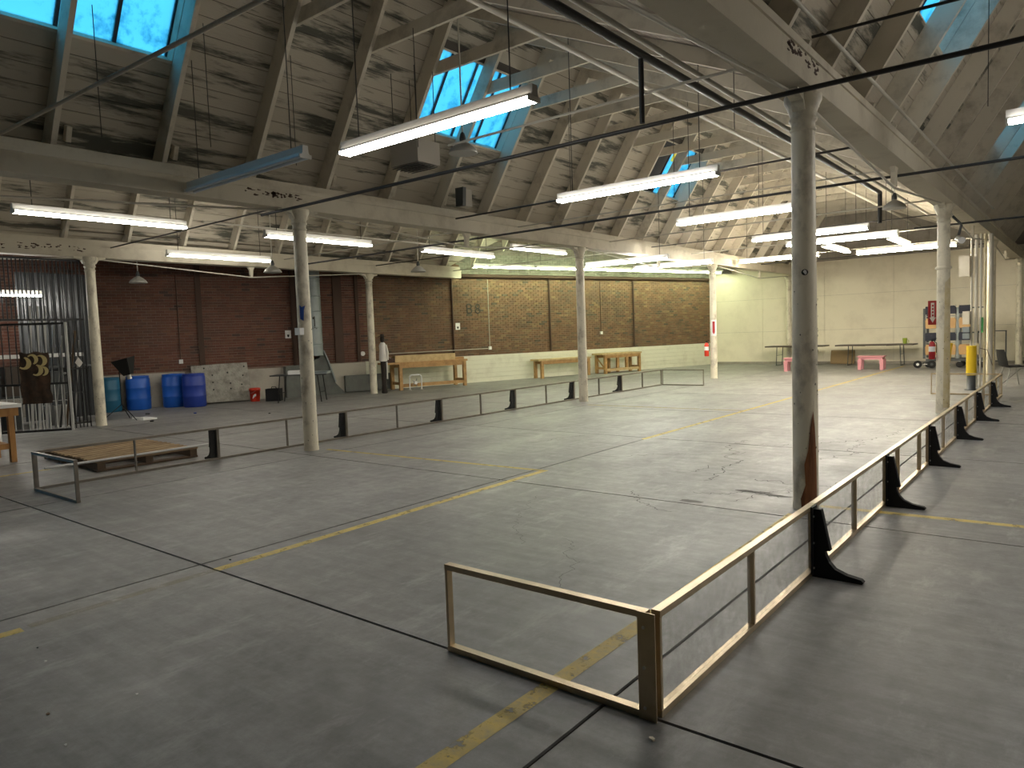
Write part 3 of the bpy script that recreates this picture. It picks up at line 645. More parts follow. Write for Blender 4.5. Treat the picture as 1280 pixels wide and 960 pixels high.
# brick wall services
one('wall_pipe', MB().path([wp(3.4, 0.12, 3.60), wp(19.3, 0.12, 3.62)], 0.055, 12), 'rust', 'thick dark pipe running level along top of brick wall', 'pipe')
for x, y, yb, wh in ((563, 350, 441, 'between the long workbench and painted B8'), (685, 352, 438, 'above the plain low bench'), (790, 352, 434, 'past the open framed bench')):
    t_, z_ = on_wall(x, y); t2, z2 = on_wall(x+3, yb)
    one('downpipe', MB().tube(wp(t_, 0.05, 0.95), wp(t_, 0.05, 3.53), 0.035), 'rust', 'dark vertical downpipe on the brick wall ' + wh, 'pipe', 'dark downpipes on brick wall')
def outlet(x, ytop, ybot, label, m='greypipe'):
    t_, zb = on_wall(x, ybot); zt = 3.5
    t = thing('conduit_outlet', label, 'outlet', tuple(wp(t_, 0.0, zb)), 0, 'wall conduits with outlet boxes')
    MB().tube(wp(t_, 0.02, zb+0.06), wp(t_, 0.02, zt), 0.013, n=8).build('conduit', m, t)
    MB().obox(wp(t_, 0.0305, zb), WD*0.05, WN*0.03, UP*0.055).build('outlet_box', 'white', t)
outlet(612, 350, 435, 'pale conduit with white outlet box right of the painted B8')
outlet(751, 350, 416, 'thin dark conduit ending halfway down brick wall behind plain bench', 'rust')
outlet(226, 330, 452, 'dark conduit with small outlet box behind the blue drums', 'rust')
t_, z_ = on_wall(453, 442); one('round_fitting', MB().tube(wp(t_, 0.0, z_), wp(t_, 0.05, z_), 0.07, n=16), 'white', 'round white fitting on brick beside the column with dummy', 'fitting')
pipe([wp(on_wall(484, 439)[0], 0.105, 1.12), wp(on_wall(609, 435)[0], 0.105, 1.14)], 0.014, 'greypipe', 'pale conduit running level above the long workbench', 'conduit', 'conduit')
def wall_sign(x, y, label):
    t_, z_ = on_wall(x, y); t = thing('wall_sign', label, 'sign', tuple(wp(t_, 0.0, z_)))
    MB().obox(wp(t_, 0.009, z_), WD*0.085, WN*0.005, UP*0.115).build('plate', 'white', t)
    MB().prism([(-.03, .01), (.03, .01), (.03, -.04), (0, -.075), (-.03, -.04)], wp(t_, 0.0142, z_-0.015), WD, UP, WN*0.002).build('mark', 'black', t)
wall_sign(360, 418, 'white sign with black mark on brick beside the duct'); wall_sign(572, 408, 'white sign with black mark on brick under the painted B8')
t_, z_ = on_wall(591.5, 386)
b8 = thing('painted_number', 'black stencilled B8 painted on the brick wall', 'lettering', tuple(wp(t_, 0.004, z_)))
def ring(cx, cz, rx, rz): return [(cx + rx*math.cos(2*PI*i/10), cz + rz*math.sin(2*PI*i/10)) for i in range(11)]
GLYPH = {'B': [[(-.085, -.15), (-.085, .15), (.03, .15), (.075, .115), (.075, .045), (.03, .005), (-.085, .005)], [(.03, .005), (.09, -.04), (.09, -.11), (.03, -.15), (-.085, -.15)]], '8': [ring(0, .078, .075, .072), ring(0, -.075, .09, .078)]}
for k, ch in enumerate('B8'):
    q = MB(); o_ = wp(t_, 0.009, z_) + WD*(-0.16 + 0.33*k)
    for st_ in GLYPH[ch]:
        for (u0, v0), (u1, v1) in zip(st_, st_[1:]): q.bar(o_ + WD*u0 + UP*v0, o_ + WD*u1 + UP*v1, 0.045, 0.004, tuple(WN))
    q.build('letter', 'letter', b8)

# ================================================================== BARRIERS (low clear panelled boards)
HB = 0.452
def foot_mesh(parent, x, side, k=1.0):
    """black bracket at local x, pointing to local +y*side"""
    prof = [(0.0, 0.0), (0.29, 0.0), (0.30, 0.012), (0.285, 0.026), (0.20, 0.040), (0.135, 0.066), (0.10, 0.105), (0.08, 0.15), (0.078, 0.174), (0.108, 0.18), (0.055, 0.435), (0.0, 0.435)]
    prof = [(u*k, v) for u, v in prof]
    b = MB(); b.prism(prof, (x-0.022, 0.0215*side, 0.0), (0, side, 0), (0, 0, 1), (0.044, 0, 0))
    b.prism([(0.0, 0.0), (0.012, 0.0), (0.012, 0.43), (0.0, 0.43)], (x-0.05, 0.0212*side, 0.02), (0, side, 0), (0, 0, 1), (0.1, 0, 0))
    f = b.build('foot_bracket', 'black', parent, True)
    for z in (0.06, 0.22, 0.39): MB().tube((x-0.036, 0.03*side, z), (x-0.036, 0.04*side, z), 0.007, n=8).build('bolt', 'bolt', f, True)
def barrier(label, p0, rot, s, posts, foot=None, side=1, pane='pane', group='low clear barrier sections', fm='bronze', fk=1.0):
    t = thing('barrier_section', label, 'barrier', (p0[0], p0[1], 0), rot, group); L = posts[-1]
    MB().box(0.002, L-0.002, -0.02, 0.02, HB-0.028, HB).build('top_rail', fm, t, True)
    MB().box(0.002, L-0.002, -0.02, 0.02, 0.001, 0.03).build('bottom_rail', fm, t, True)
    for i, x in enumerate(posts):
        w_ = 0.016
        xx = x + w_/2 + 0.002 if i == 0 else x - w_/2 - 0.002 if i == len(posts)-1 else x
        MB().box(xx-w_/2 if 0 < i < len(posts)-1 else xx-w_/2, xx+w_/2, -0.018, 0.018, 0.0305, HB-0.0285).build('post', fm, t, True)
    for a, b in zip(posts, posts[1:]): MB().box(a+0.019, b-0.019, -0.003, 0.003, 0.031, HB-0.029).build('pane', pane, t, True)
    if foot is not None: foot_mesh(t, foot, side, fk)
    return t
ORD = ['first', 'second', 'third', 'fourth', 'fifth', 'sixth', 'seventh']
XR, YR, SR = -1.367, 2.581, 1.0649
for i in range(7):
    s = SR; L = 2*s; posts = [0, s, L]
    if i == 2: posts = [0, 7.36-YR-4*s, 8.45-YR-4*s, L]
    barrier('%s clear barrier section of the run passing the gashed column, from its bolted corner' % ORD[i], (XR, YR+2*s*i), PI/2, s, posts, L-0.05 if i < 6 else None, -1, 'pane' if i != 2 else 'pane_clean')
XL, YL, SL = -9.4772, 2.9368, 1.1156
for i in range(7):
    s = SL; L = 2*s
    barrier('%s clear barrier section of the run past the pallet, from the pallet end' % ORD[i], (XL, YL+2*s*i), PI/2, s, [0, s, L], L-0.06 if i < 6 else None, 1, 'pane_clean', fm='bronze_dull', fk=0.72)
t = barrier('end panel of barrier bolted square to the run passing the gashed column', (XR-1.162, YR-0.022), 0, 1.16, [0, 1.162-0.022], pane='pane_clean')
MB().box(1.162-0.06, 1.162+0.02, -0.026, -0.0205, 0.0, HB).build('corner_plate', 'bronze', t, True)
for z in (0.05, 0.22, 0.39): MB().tube((1.162-0.03, -0.0265, z), (1.162-0.03, -0.032, z), 0.007, n=10).build('bolt', 'bolt', t, True)
barrier('end panel of barrier standing square to the run by the pallet', (XL+0.022, YL-0.022), 0, 1.2, [0, 1.23], pane='pane_clean', fm='bronze_dull')
ye = YL + 14*SL
barrier('far end panel of barrier square to the run past the pallet, near extinguisher column', (XL+0.022, ye+0.024), 0, 1.2, [0, 1.25], pane='pane_clean', fm='bronze_dull')
ye2 = YR + 14*SR
barrier('far end panel of barrier reaching from the gashed column run towards yellowed column', (XR-1.25, ye2+0.024), 0, 1.2, [0, 1.25-0.022], pane='pane_clean')

# ================================================================== PALLET
pt = thing('pallet', 'worn wooden slatted pallet lying behind the barrier end', 'pallet', (-11.06, 4.51, 0), math.radians(-2))
for y in (-0.61, 0, 0.61): MB().box(-1.03, 1.03, y-0.05, y+0.05, 0.0225, 0.118).build('stringer', 'pallet_dark', pt, True)  # wood under the slats coloured darker to carry the shadow in the gaps
dk = MB().box(-0.030, 0.030, -0.67, 0.67, 0.1185, 0.14).mesh('deck_board')
for i in range(15): obj('deck_board', dk, 'pallet', pt, (-1.0 + i*0.1428, random.uniform(-.012, .012), 0))
bd = MB().box(-0.07, 0.07, -0.67, 0.67, 0.0, 0.022).mesh('bottom_board')
for i in range(4): obj('bottom_board', bd, 'pallet_dark', pt, (-0.96 + i*0.64, 0, 0))  # same darkened wood, shade below the deck put into its colour
one('white_pole', MB().tube((-10.02, 3.2, 0.156), (-10.02, 5.4, 0.156), 0.016, n=10), 'white', 'long white pole lying along the edge of wooden pallet', 'pole')

# ================================================================== CAGE OF BARS
cg = thing('barred_fence', 'tall black barred fence under the beam ending at slim column', 'fence', (-16.2, 4.0, 0))
br = MB().tube((0, 0, 0.0), (0, 0, 3.44), 0.012, n=6).mesh('bar')
for i in range(59):
    y = 6.09 - i*0.07
    if 4.42 < y < 5.72: continue
    obj('bar', br, 'bars', cg, (0, y-4.0, 0))
bu = MB().tube((0, 0, 2.22), (0, 0, 3.44), 0.012, n=6).mesh('bar')
for i in range(59):
    y = 6.09 - i*0.07
    if 4.42 < y < 5.72: obj('bar', bu, 'bars', cg, (0, y-4.0, 0))
for z in (3.40, 2.20): MB().box(-16.215, -16.185, 2.0, 6.10, z, z+0.04).build('rail', 'bars', cg)
for z in (0.08, 1.2): MB().box(-16.215, -16.185, 5.75, 6.10, z, z+0.03).build('rail', 'bars', cg); MB().box(-16.215, -16.185, 2.0, 4.40, z, z+0.03).build('rail', 'bars', cg)
for y in (4.40, 5.74): MB().box(-16.23, -16.17, y-0.03, y+0.03, 0, 2.199).build('gate_post', 'bars', cg)
ga = math.atan2(5.45-4.46, -15.42+16.15)
gt = thing('barred_gate', 'black barred gate standing ajar with dark cloth hung on it', 'gate', (-16.12, 4.46, 0), ga)
GL = 1.26
for x in (0.02, GL-0.02): MB().box(x-0.02, x+0.02, -0.02, 0.02, 0.05, 2.14).build('stile', 'galv_lit' if x > 1 else 'bars', gt, True)
for z in (0.05, 0.95, 2.10): MB().box(0.0405, GL-0.0405, -0.018, 0.018, z, z+0.04).build('rail', 'bars', gt, True)
gb = MB().tube((0, 0, 0.0905), (0, 0, 0.9495), 0.010, n=6).mesh('bar'); gb2 = MB().tube((0, 0, 0.9905), (0, 0, 2.0995), 0.010, n=6).mesh('bar')
for i in range(9):
    x = 0.15 + i*0.118; obj('bar', gb, 'galv_lit', gt, (x, 0, 0)); obj('bar', gb2, 'bars', gt, (x, 0, 0))  # lower bars made pale: light of the cage lamp put into their colour
MB().box(GL-0.10, GL-0.045, -0.05, 0.03, 1.12, 1.27).build('lock', 'bars', gt, True)
MB().tube((GL-0.07, -0.05, 1.16), (GL-0.07, -0.10, 1.16), 0.022, n=10).build('knob', 'steel', gt, True)
hd = thing('hanging_cloth', 'dark brown cloth with ochre crescents hung on the gate', 'cloth', (-16.12, 4.46, 0), ga)
nx, nz = 10, 12
q = MB(); vs = []; W_, H_, X_, Z_ = 0.50, 0.98, 0.43, 0.60
for side in (0, 1):
    for j in range(nz+1):
        for i in range(nx+1):
            vs.append((X_ + W_*i/nx + (0.015*math.sin(j*1.3) if i in (0, nx) else 0), -0.045 - 0.012*side - 0.012*math.sin(i*1.7+j*.4), Z_ + H_*j/nz + (0.02*math.cos(i*1.1) if j == nz else 0)))
n1 = (nx+1)*(nz+1); fs = []
for j in range(nz):
    for i in range(nx):
        a = j*(nx+1)+i; fs.append((a, a+1, a+nx+2, a+nx+1)); fs.append((n1+a, n1+a+nx+1, n1+a+nx+2, n1+a+1))
q.add(vs, fs, True); q.build('cloth', 'hide', hd, True)
def crescent(cx, cz, r, rot, cut=0.55):
    pts = [(math.cos(a_+rot)*r, math.sin(a_+rot)*r) for a_ in [(-1.9 + 3.8*i/10) for i in range(11)]]
    inn = [(math.cos(a_+rot)*r*cut + math.cos(rot)*(-r*0.25), math.sin(a_+rot)*r*0.8 + math.sin(rot)*(-r*0.25)) for a_ in [(1.7 - 3.4*i/8) for i in range(9)]]
    MB().prism(pts + inn, (cx, -0.0725, cz), (1, 0, 0), (0, 0, 1), (0, -0.004, 0)).build('crescent', 'crescent', hd, True)
for cx, cz, r, rt in ((0.52, 1.38, 0.12, -0.5), (0.66, 1.45, 0.10, 0.6), (0.80, 1.42, 0.11, 0.2), (0.72, 1.24, 0.11, -0.4), (0.83, 1.22, 0.09, 0.2)): crescent(cx, cz, r, rt)
# clutter kept in the cage
sh = thing('storage_shelf', 'white edged storage shelf loaded with dark goods inside the cage', 'shelf', (-18.0, 4.6, 0))
MB().box(-18.3, -17.7, 2.2, 6.6, 1.46, 1.54).build('shelf_board', 'white', sh); MB().box(-18.3, -17.7, 2.2, 6.6, 0.62, 0.66).build('shelf_board', 'darkgrey', sh)
for y in (2.25, 4.4, 6.55):
    for x in (-18.28, -17.72): MB().box(x-0.02, x+0.02, y-0.02, y+0.02, 0, 1.459).build('upright', 'darkgrey', sh)
for k, (y, wd, h, m) in enumerate(((2.8, .5, .5, 'darkgrey'), (3.5, .45, .35, 'white'), (4.0, .4, .55, 'navycloth'), (4.75, .5, .4, 'darkgrey'), (5.3, .4, .6, 'tabletop'), (6.0, .5, .45, 'darkgrey'))):
    cr = thing('storage_crate', '%s crate on the lower cage shelf' % ['flat charcoal', 'white lidded', 'navy blue', 'squat charcoal', 'tall brown', 'wide charcoal'][k], 'crate', (-18.0, y, 0.6605), 0, 'crates on the cage shelf')
    MB().box(-18.22, -17.78, y-wd/2, y+wd/2, 0.6605, 0.66+h).build('body', m, cr); MB().box(-18.24, -17.76, y-wd/2-.02, y+wd/2+.02, 0.6605+h, 0.69+h).build('lid', m, cr)
for k, (y, wd, h, m) in enumerate(((3.2, .7, .52, 'darkgrey'), (4.2, .6, .45, 'steel'), (5.0, .6, .5, 'darkgrey'), (5.9, .6, .4, 'steel'))):
    cr = thing('equipment_bin', '%s bin on the floor below the cage shelf' % ['long dark', 'galvanised square', 'tall dark', 'low galvanised'][k], 'bin', (-17.5, y, 0), 0, 'bins under the cage shelf')
    MB().lathe((-17.42, y, 0), [(0.20, 0.0), (0.26, h), (0.275, h), (0.275, h+0.02), (0.24, h+0.02)], 12, False).build('body', m, cr)
    MB().path([(-17.42, y-0.26, h+.02), (-17.42, y-0.2, h+0.12), (-17.42, y+0.2, h+0.12), (-17.42, y+0.26, h+.02)], 0.01, 6).build('handle', 'steel', cr)
for k, (y0, y1, r, m, h) in enumerate(((5.55, 5.62, .02, 'steel', 2.2), (5.62, 5.75, .016, 'steel', 1.9), (5.7, 5.9, .022, 'darkgrey', 2.1), (5.78, 5.72, .018, 'steel', 1.7), (5.84, 6.0, .024, 'pallet_dark', 2.0), (5.9, 5.86, .02, 'darkgrey', 1.6), (5.96, 6.05, .017, 'steel', 1.8))):
    one('leaning_pole', MB().tube((-16.85+.06*k % .2, y0, 0.0), (-16.42, y1, h), r, n=8), m, 'loose pole leaning inside the cage next to slim column', 'pole', 'poles leaning in the cage')
cs_ = thing('corrugated_sheet', 'dark corrugated metal sheet standing upright inside the cage', 'sheet', (-18.9, 6.6, 0))
q = MB(); n_ = 46; vs = []
for th_s in (0, 0.006):
    for i in range(n_+1):
        for z in (0.0, 3.4): vs.append((-18.9 + 0.025*math.sin(i*1.57) - th_s, 5.75 + i*0.034, z))
m_ = 2*(n_+1)
for i in range(n_): q_ = 2*i; q.f += [(q_, q_+1, q_+3, q_+2), (m_+q_, m_+q_+2, m_+q_+3, m_+q_+1)]; q.smooth += [False, False]
q.v += vs; q.build('sheet', 'sheet', cs_); MB().box(-18.86, -18.83, 5.75, 7.31, 1.2, 1.25).build('batten', 'darkgrey', cs_)
lad = thing('perforated_post', 'tall perforated steel channel leaning behind the gate', 'channel', (-16.7, 5.35, 0))
for k in range(3):
    y = 5.2+0.13*k; MB().bar((-16.75, y, 0.0), (-16.45, y+.02, 2.5), 0.05, 0.02, (1, 0, 0)).build('channel', 'galv_lit', lad)
tg = thing('paper_tag', 'small cream paper tag dangling by the slim column', 'tag', (-16.15, 5.93, 1.4))
MB().prism([(-.07, -.02), (0.01, -.12), (.08, -.03), (0.0, .09)], (-16.17, 5.93, 1.36), (0, 1, 0), (0, 0, 1), (0.004, 0, 0)).build('paper', 'cloth_white', tg); MB().tube((-16.168, 5.93, 1.45), (-16.18, 5.93, 2.2), 0.003, n=5).build('string', 'chain', tg)

# workbench cut by the picture edge, white cabinet behind it
wb = thing('pine_workbench', 'orange pine workbench with white top beside the cage gate', 'workbench', (-12.4, 3.02, 0), math.radians(90))
MB().box(-1.7, 0.62, -0.30, 0.62, 0.80, 0.85).build('top', 'white', wb, True)
MB().box(-1.66, 0.58, -0.27, -0.22, 0.68, 0.7995).build('apron', 'pine', wb, True); MB().box(0.535, 0.58, -0.2195, 0.56, 0.68, 0.7995).build('apron', 'pine', wb, True)
for x in (-1.6, 0.52):
    for y in (-0.21, 0.50): MB().box(x-0.055, x+0.0145, y-0.045 + .04, y+0.045 + .04, 0, 0.7995).build('leg', 'pine', wb, True)
MB().box(-1.58, 0.46, -0.2, 0.53, 0.20, 0.28).build('lower_shelf', 'pine', wb, True)
wc = thing('white_cabinet', 'tall white metal cabinet behind the pine workbench', 'cabinet', (-13.75, 2.8, 0))
MB().box(-14.05, -13.45, 2.25, 3.74, 0.06, 1.56).build('body', 'white', wc); MB().box(-13.4495, -13.43, 2.28, 2.99, 0.08, 1.54).build('door', 'white', wc); MB().box(-13.4495, -13.43, 3.0, 3.71, 0.08, 1.54).build('door', 'white', wc); MB().box(-14.0, -13.5, 2.3, 3.69, 0, 0.0595).build('plinth', 'darkgrey', wc)

# ================================================================== ALONG THE BRICK WALL
def drum(x, y, m, label, h=0.87, r=0.285, tilt=0):
    t = thing('plastic_drum', label, 'drum', (x, y, 0), 0, 'blue plastic drums')
    MB().lathe((x, y, 0), [(r*.92, 0), (r, 0.03), (r, h*.30), (r*1.025, h*.32), (r*1.025, h*.345), (r, h*.365), (r, h*.62), (r*1.025, h*.64), (r*1.025, h*.665), (r, h*.685), (r, h*.90), (r*.93, h*.96), (r*.96, h*.97), (r*.96, h), (r*.90, h), (r*.90, h*.965)], 28).build('body', m, t)
    for a_ in (0.6, 3.6): MB().lathe((x+math.cos(a_)*r*.62, y+math.sin(a_)*r*.62, 0), [(0.045, h*.9655), (0.045, h*.995), (0.02, h*.995)], 12).build('bung', 'black', t)
drum(-19.38, 7.74, 'teal', 'teal plastic drum half hidden behind the slim column')
drum(-19.20, 8.40, 'blue', 'bright blue plastic drum standing alone beside softbox lamp')
drum(-18.93, 9.20, 'blue', 'bright blue plastic drum touching the darker navy one')
drum(-18.33, 9.44, 'navy', 'dark navy plastic drum in front of the leaning slab')
sl = thing('concrete_slab_panel', 'rough grey concrete slab leaning against the brick wall', 'slab', tuple(wp(-0.95, 0.35, 0)))
th_ = 0.10; hh = 1.12
e_up = (UP*0.985 - WN*0.17).normalized(); e_n = (WN*0.985 + UP*0.17).normalized()
base = wp(-1.75, 0.32, 0.018)
MB().prism([(0, 0), (1.50, 0), (1.48, 0.5), (1.44, 1.06), (0.7, 1.05), (-.02, 1.03)], base, WD, e_up, e_n*th_).build('panel', 'slab', sl)
for u, v in ((.5, .35), (.5, .55), (.5, .75), (.95, .35), (.95, .5), (.9, .8), (1.3, .7), (1.35, .95), (.3, .95), (1.25, .45)):
    MB().tube(base + WD*u + e_up*v + e_n*(th_-0.002), base + WD*u + e_up*v + e_n*(th_+0.003), 0.022, n=8).build('bolt_hole', 'black', sl)
bk = thing('bucket', 'red plastic bucket with white logo on the floor by slab', 'bucket', (-18.05, 11.02, 0))
MB().lathe((-18.05, 11.02, 0), [(0.125, 0), (0.145, 0.30), (0.155, 0.30), (0.155, 0.33), (0.148, 0.365), (0.138, 0.365), (0.12, 0.05)], 20).build('body', 'red', bk)
aq = math.atan2(-11.2, 18.0)
q = MB()
for u, v in ((-0.05, .14), (-0.02, .17), (0.015, .20)):
    pts = [(u-.02, v-.05), (u+.005, v-.06), (u+.03, v+.03), (u+.008, v+.045)]
    q.add([(-18.05 + .139*math.cos(aq+a/.139), 11.02 + .139*math.sin(aq+a/.139), b) for a, b in pts], [(0, 1, 2, 3)])
q.build('logo', 'white', bk); MB().path([(-18.205, 11.02, .34), (-18.15, 10.9, .25), (-18.05, 10.86, .22), (-17.95, 10.9, .25), (-17.895, 11.02, .34)], 0.004, 6).build('handle', 'steel', bk)
# softbox on a stand
sb = thing('softbox_lamp', 'black softbox lamp on a thin stand next to slim column', 'lamp', (-16.6, 6.95, 0))
sx, sy = -16.75, 6.95
MB().tube((sx, sy, 0.35), (sx, sy, 1.18), 0.012, n=8).build('pole', 'black', sb)
for a_ in (0.3, 2.4, 4.5): MB().tube((sx, sy, 0.36), (sx+0.42*math.cos(a_), sy+0.42*math.sin(a_), 0.012), 0.010, n=6).build('leg', 'black', sb)
hc = Vector((sx+0.04, sy+0.12, 1.20)); ax = Vector((0.10, 0.22, -0.97)).normalized(); ay = Vector((0.78, 0.62, 0)); ay = (ay - ax*ax.dot(ay)).normalized(); az = ay.cross(ax)
q = MB(); fr = [hc + ax*(-.17) + ay*(i*.19) + az*(j*.17) for i, j in ((-1, -1), (1, -1), (1, 1), (-1, 1))]; bk_ = [hc + ax*.20 + ay*(i*.08) + az*(j*.07) for i, j in ((-1, -1), (1, -1), (1, 1), (-1, 1))]
q.add(fr+bk_, [(0, 1, 2, 3), (4, 7, 6, 5), (0, 4, 5, 1), (1, 5, 6, 2), (2, 6, 7, 3), (3, 7, 4, 0)]); q.build('softbox', 'black', sb)
MB().tube(hc+ax*.2005, hc+ax*.30, 0.05, n=12).build('lamp_head', 'steel', sb)
MB().path([(sx, sy, 1.18), tuple(hc + ax*.25)], 0.012, 8).build('tilt_arm', 'steel', sb)
pn = thing('floor_tray', 'flat white tray on the floor under softbox stand', 'tray', (-16.5, 7.3, 0)); MB().box(-16.75, -16.2, 7.15, 7.45, 0, 0.03).build('tray', 'white', pn); MB().box(-16.75, -16.2, 7.15, 7.17, 0.0305, 0.06).build('rim', 'white', pn)
# dust duct with hood
tD = on_wall(389, 400, 0.35)[0]; dc = wp(tD, 0.36, 0)
du = thing('exhaust_duct', 'large grey round duct numbered 1 rising above a sheet metal hood', 'duct', tuple(dc))
MB().lathe(tuple(dc), [(0.29, 1.18), (0.29, 4.3)], 28).build('duct', 'duct', du)
for z in (1.5, 2.0, 2.45, 2.9, 3.4): MB().lathe(tuple(dc), [(0.291, z), (0.302, z+.008), (0.302, z+.022), (0.291, z+.03)], 28).build('seam_band', 'duct', du)
MB().prism([(-0.82, 0), (0.95, 0), (0.62, 0.36), (0.42, 1.0), (0.30, 1.30), (0.18, 1.10), (-.30, 0.93), (-0.82, 0.90)], wp(tD, 0.09, 0.0), WD, UP, WN*0.24).build('hood', 'hood', du)
MB().prism([(0.62, 0.36), (0.42, 1.0), (0.30, 1.31), (0.33, 1.33), (0.46, 1.01), (0.66, 0.37)], wp(tD, 0.09, 0.0), WD, UP, WN*0.30).build('hood_rib', 'duct', du)
a0 = math.atan2(-dc.y, -dc.x); q = MB()
for u0, u1, z0, z1 in ((0.0, .03, 1.98, 2.32), (-.05, .08, 1.955, 1.98), (-.04, 0.0, 2.24, 2.30)):
    q.add([(dc.x + .2935*math.cos(a0+.25+u/.29), dc.y + .2935*math.sin(a0+.25+u/.29), z) for u, z in ((u0, z0), (u1, z0), (u1, z1), (u0, z1))], [(0, 1, 2, 3)])
q.build('painted_numeral', 'letter', du)
MB().prism([(1.0, 0.02), (2.5, 0.02), (2.5, 0.52), (1.0, 0.52)], wp(tD, 0.09, 0.0), WD, UP, WN*0.12).build('low_panel', 'hood', du)
one('wall_downpipe', MB().tube(wp(tD-0.42, 0.10, 0.9), wp(tD-0.42, 0.10, 3.95), 0.09, n=14), 'rust', 'thick dark pipe standing behind the grey duct', 'pipe')
# folding table with clutter
ft = thing('folding_table', 'dark folding table with white things in front of grey hood', 'table', (-16.45, 11.45, 0), 0.68)
MB().box(-0.75, 0.75, -0.32, 0.32, 0.71, 0.74).build('top', 'darkgrey', ft, True)
for x in (-0.5, 0.5):
    for y in (-0.27, 0.27): MB().tube((x, y, 0.7095), (x*1.15, y, 0.0), 0.013, n=8).build('leg', 'black', ft, True)
    MB().tube((x*1.08, -0.26, 0.25), (x*1.08, 0.26, 0.25), 0.009, n=6).build('crossbar', 'black', ft, True)
pk = thing('white_package', 'long white package lying on the dark folding table', 'package', (-16.45, 11.45, 0.7405), 0.68); MB().box(-0.32, 0.28, -0.12, 0.10, 0, 0.10).build('wrap', 'white', pk, True); MB().box(-0.34, -0.3205, -0.08, 0.06, 0.02, 0.08).build('flap', 'white', pk, True)
tr_ = thing('grey_tray', 'pale grey tray at the end of the folding table', 'tray', (-16.45, 11.45, 0.7405), 0.68); MB().box(0.34, 0.74, -0.2, 0.2, 0, 0.05).build('body', 'duct', tr_, True); MB().box(0.32, 0.76, -0.22, 0.22, 0.0505, 0.06).build('rim', 'duct', tr_, True)
tb = thing('tool_case', 'small black case on the floor beside folding table', 'case', (-17.55, 11.3, 0), 0.68); MB().box(-0.2, 0.2, -0.12, 0.12, 0, 0.34).build('body', 'black', tb, True); MB().path([(-.07, 0, .3405), (-.05, 0, .39), (.05, 0, .39), (.07, 0, .3405)], 0.01, 6).build('handle', 'black', tb, True)
# dressed dummy hung on the column
dm = thing('dressed_dummy', 'dark dummy wearing white shirt and dark hat beside the column', 'dummy', (-16.1, 14.15, 0))
dx, dy = -16.18, 14.10
MB().lathe((dx, dy, 0), [(0.07, 0), (0.085, 0.02), (0.07, 0.25), (0.075, 0.60), (0.085, 0.94)], 14).build('trousers', 'cloth_dark', dm)
MB().lathe((dx, dy, 0), [(0.12, 0.9405), (0.115, 1.10), (0.10, 1.25), (0.105, 1.40), (0.07, 1.48), (0.04, 1.50)], 16).build('shirt', 'cloth_white', dm)
MB().path([(dx+.08, dy+.05, 1.42), (dx+.12, dy+.07, 1.20), (dx+.10, dy+.08, 0.98)], 0.035, 10).build('sleeve', 'cloth_white', dm)
MB().path([(dx+.085, dy+.06, 0.92), (dx+.08, dy+.06, 0.42)], 0.022, 8).build('hanging_cloth', 'cloth_white', dm)
MB().lathe((dx, dy, 0), [(0.03, 1.5005), (0.06, 1.54), (0.07, 1.60), (0.055, 1.66)], 14).build('head', 'cloth_dark', dm)
MB().lathe((dx, dy, 0), [(0.13, 1.6605), (0.13, 1.672), (0.065, 1.68), (0.06, 1.73), (0.02, 1.74)], 16).build('hat', 'cloth_dark', dm)
# benches
def wbench(name, label, p, L, D, H, m, mt, rails=True, ov=0.18):
    t = thing(name, label, 'workbench', (p[0], p[1], 0), WROT)
    MB().box(-ov, L+0.1, -0.06, D+0.06, H-0.06, H).build('top', mt, t, True)
    for x in (0, L):
        for y in (0, D): MB().box(x-0.05, x+0.05, y-0.05, y+0.05, 0, H-0.0605).build('leg', m, t, True)
    for y in (0, D): MB().box(0.0505, L-0.0505, y-0.03, y+0.03, H-0.18, H-0.0605).build('apron', m, t, True)
    if rails:
        MB().box(0.0505, L-0.0505, -0.03, 0.03, 0.09, 0.19).build('stretcher', mt, t, True)
        for x in (0, L): MB().box(x-0.03, x+0.03, 0.0505, D-0.0505, 0.16, 0.24).build('stretcher', m, t, True)
    return t
b1 = wbench('long_workbench', 'long brown workbench with thick timber on top beside the dummy', (-16.45, 15.0), 2.25, 0.62, 0.86, 'bench', 'bench', True, 0.45)
q = wp(0, 0)
tm = thing('timber_beam', 'thick pale timber laid along the long workbench top', 'timber', (-16.45, 15.0, 0.8605), WROT); MB().box(-0.1, 2.0, 0.12, 0.36, 0, 0.20).build('timber', 'bench_top', tm, True); MB().box(2.0005, 2.32, 0.12, 0.36, 0, 0.07).build('offcut', 'bench', tm, True)
bx_ = thing('dark_toolbox', 'small dark toolbox on the long workbench end', 'toolbox', (-16.45, 15.0, 0.8605), WROT); MB().box(-0.36, -0.12, 0.1, 0.4, 0, 0.13).build('body', 'rust', bx_, True); MB().path([(-.24, .17, .1305), (-.24, .2, .17), (-.24, .3, .17), (-.24, .33, .1305)], 0.008, 6).build('handle', 'steel', bx_, True)
wf = thing('wire_fan', 'small white wire frame fan under the long workbench', 'fan', (-16.15, 15.3, 0), WROT)
MB().path([(-0.17, 0, 0.012), (-0.17, 0, 0.40), (-0.11, 0, 0.46), (0.17, 0, 0.46), (0.23, 0, 0.40), (0.23, 0, 0.012)], 0.02, 8).build('frame', 'white', wf, True)
MB().tube((0.03, -0.03, 0.22), (0.03, 0.05, 0.22), 0.05, n=14).build('hub', 'white', wf, True)
for k in range(5):
    a_ = 2*PI*k/5; MB().bar((0.03+.052*math.cos(a_), 0, .22+.052*math.sin(a_)), (0.03+.13*math.cos(a_), 0, .22+.13*math.sin(a_)), 0.006, 0.05, (0, 1, 0)).build('blade', 'steel', wf, True)
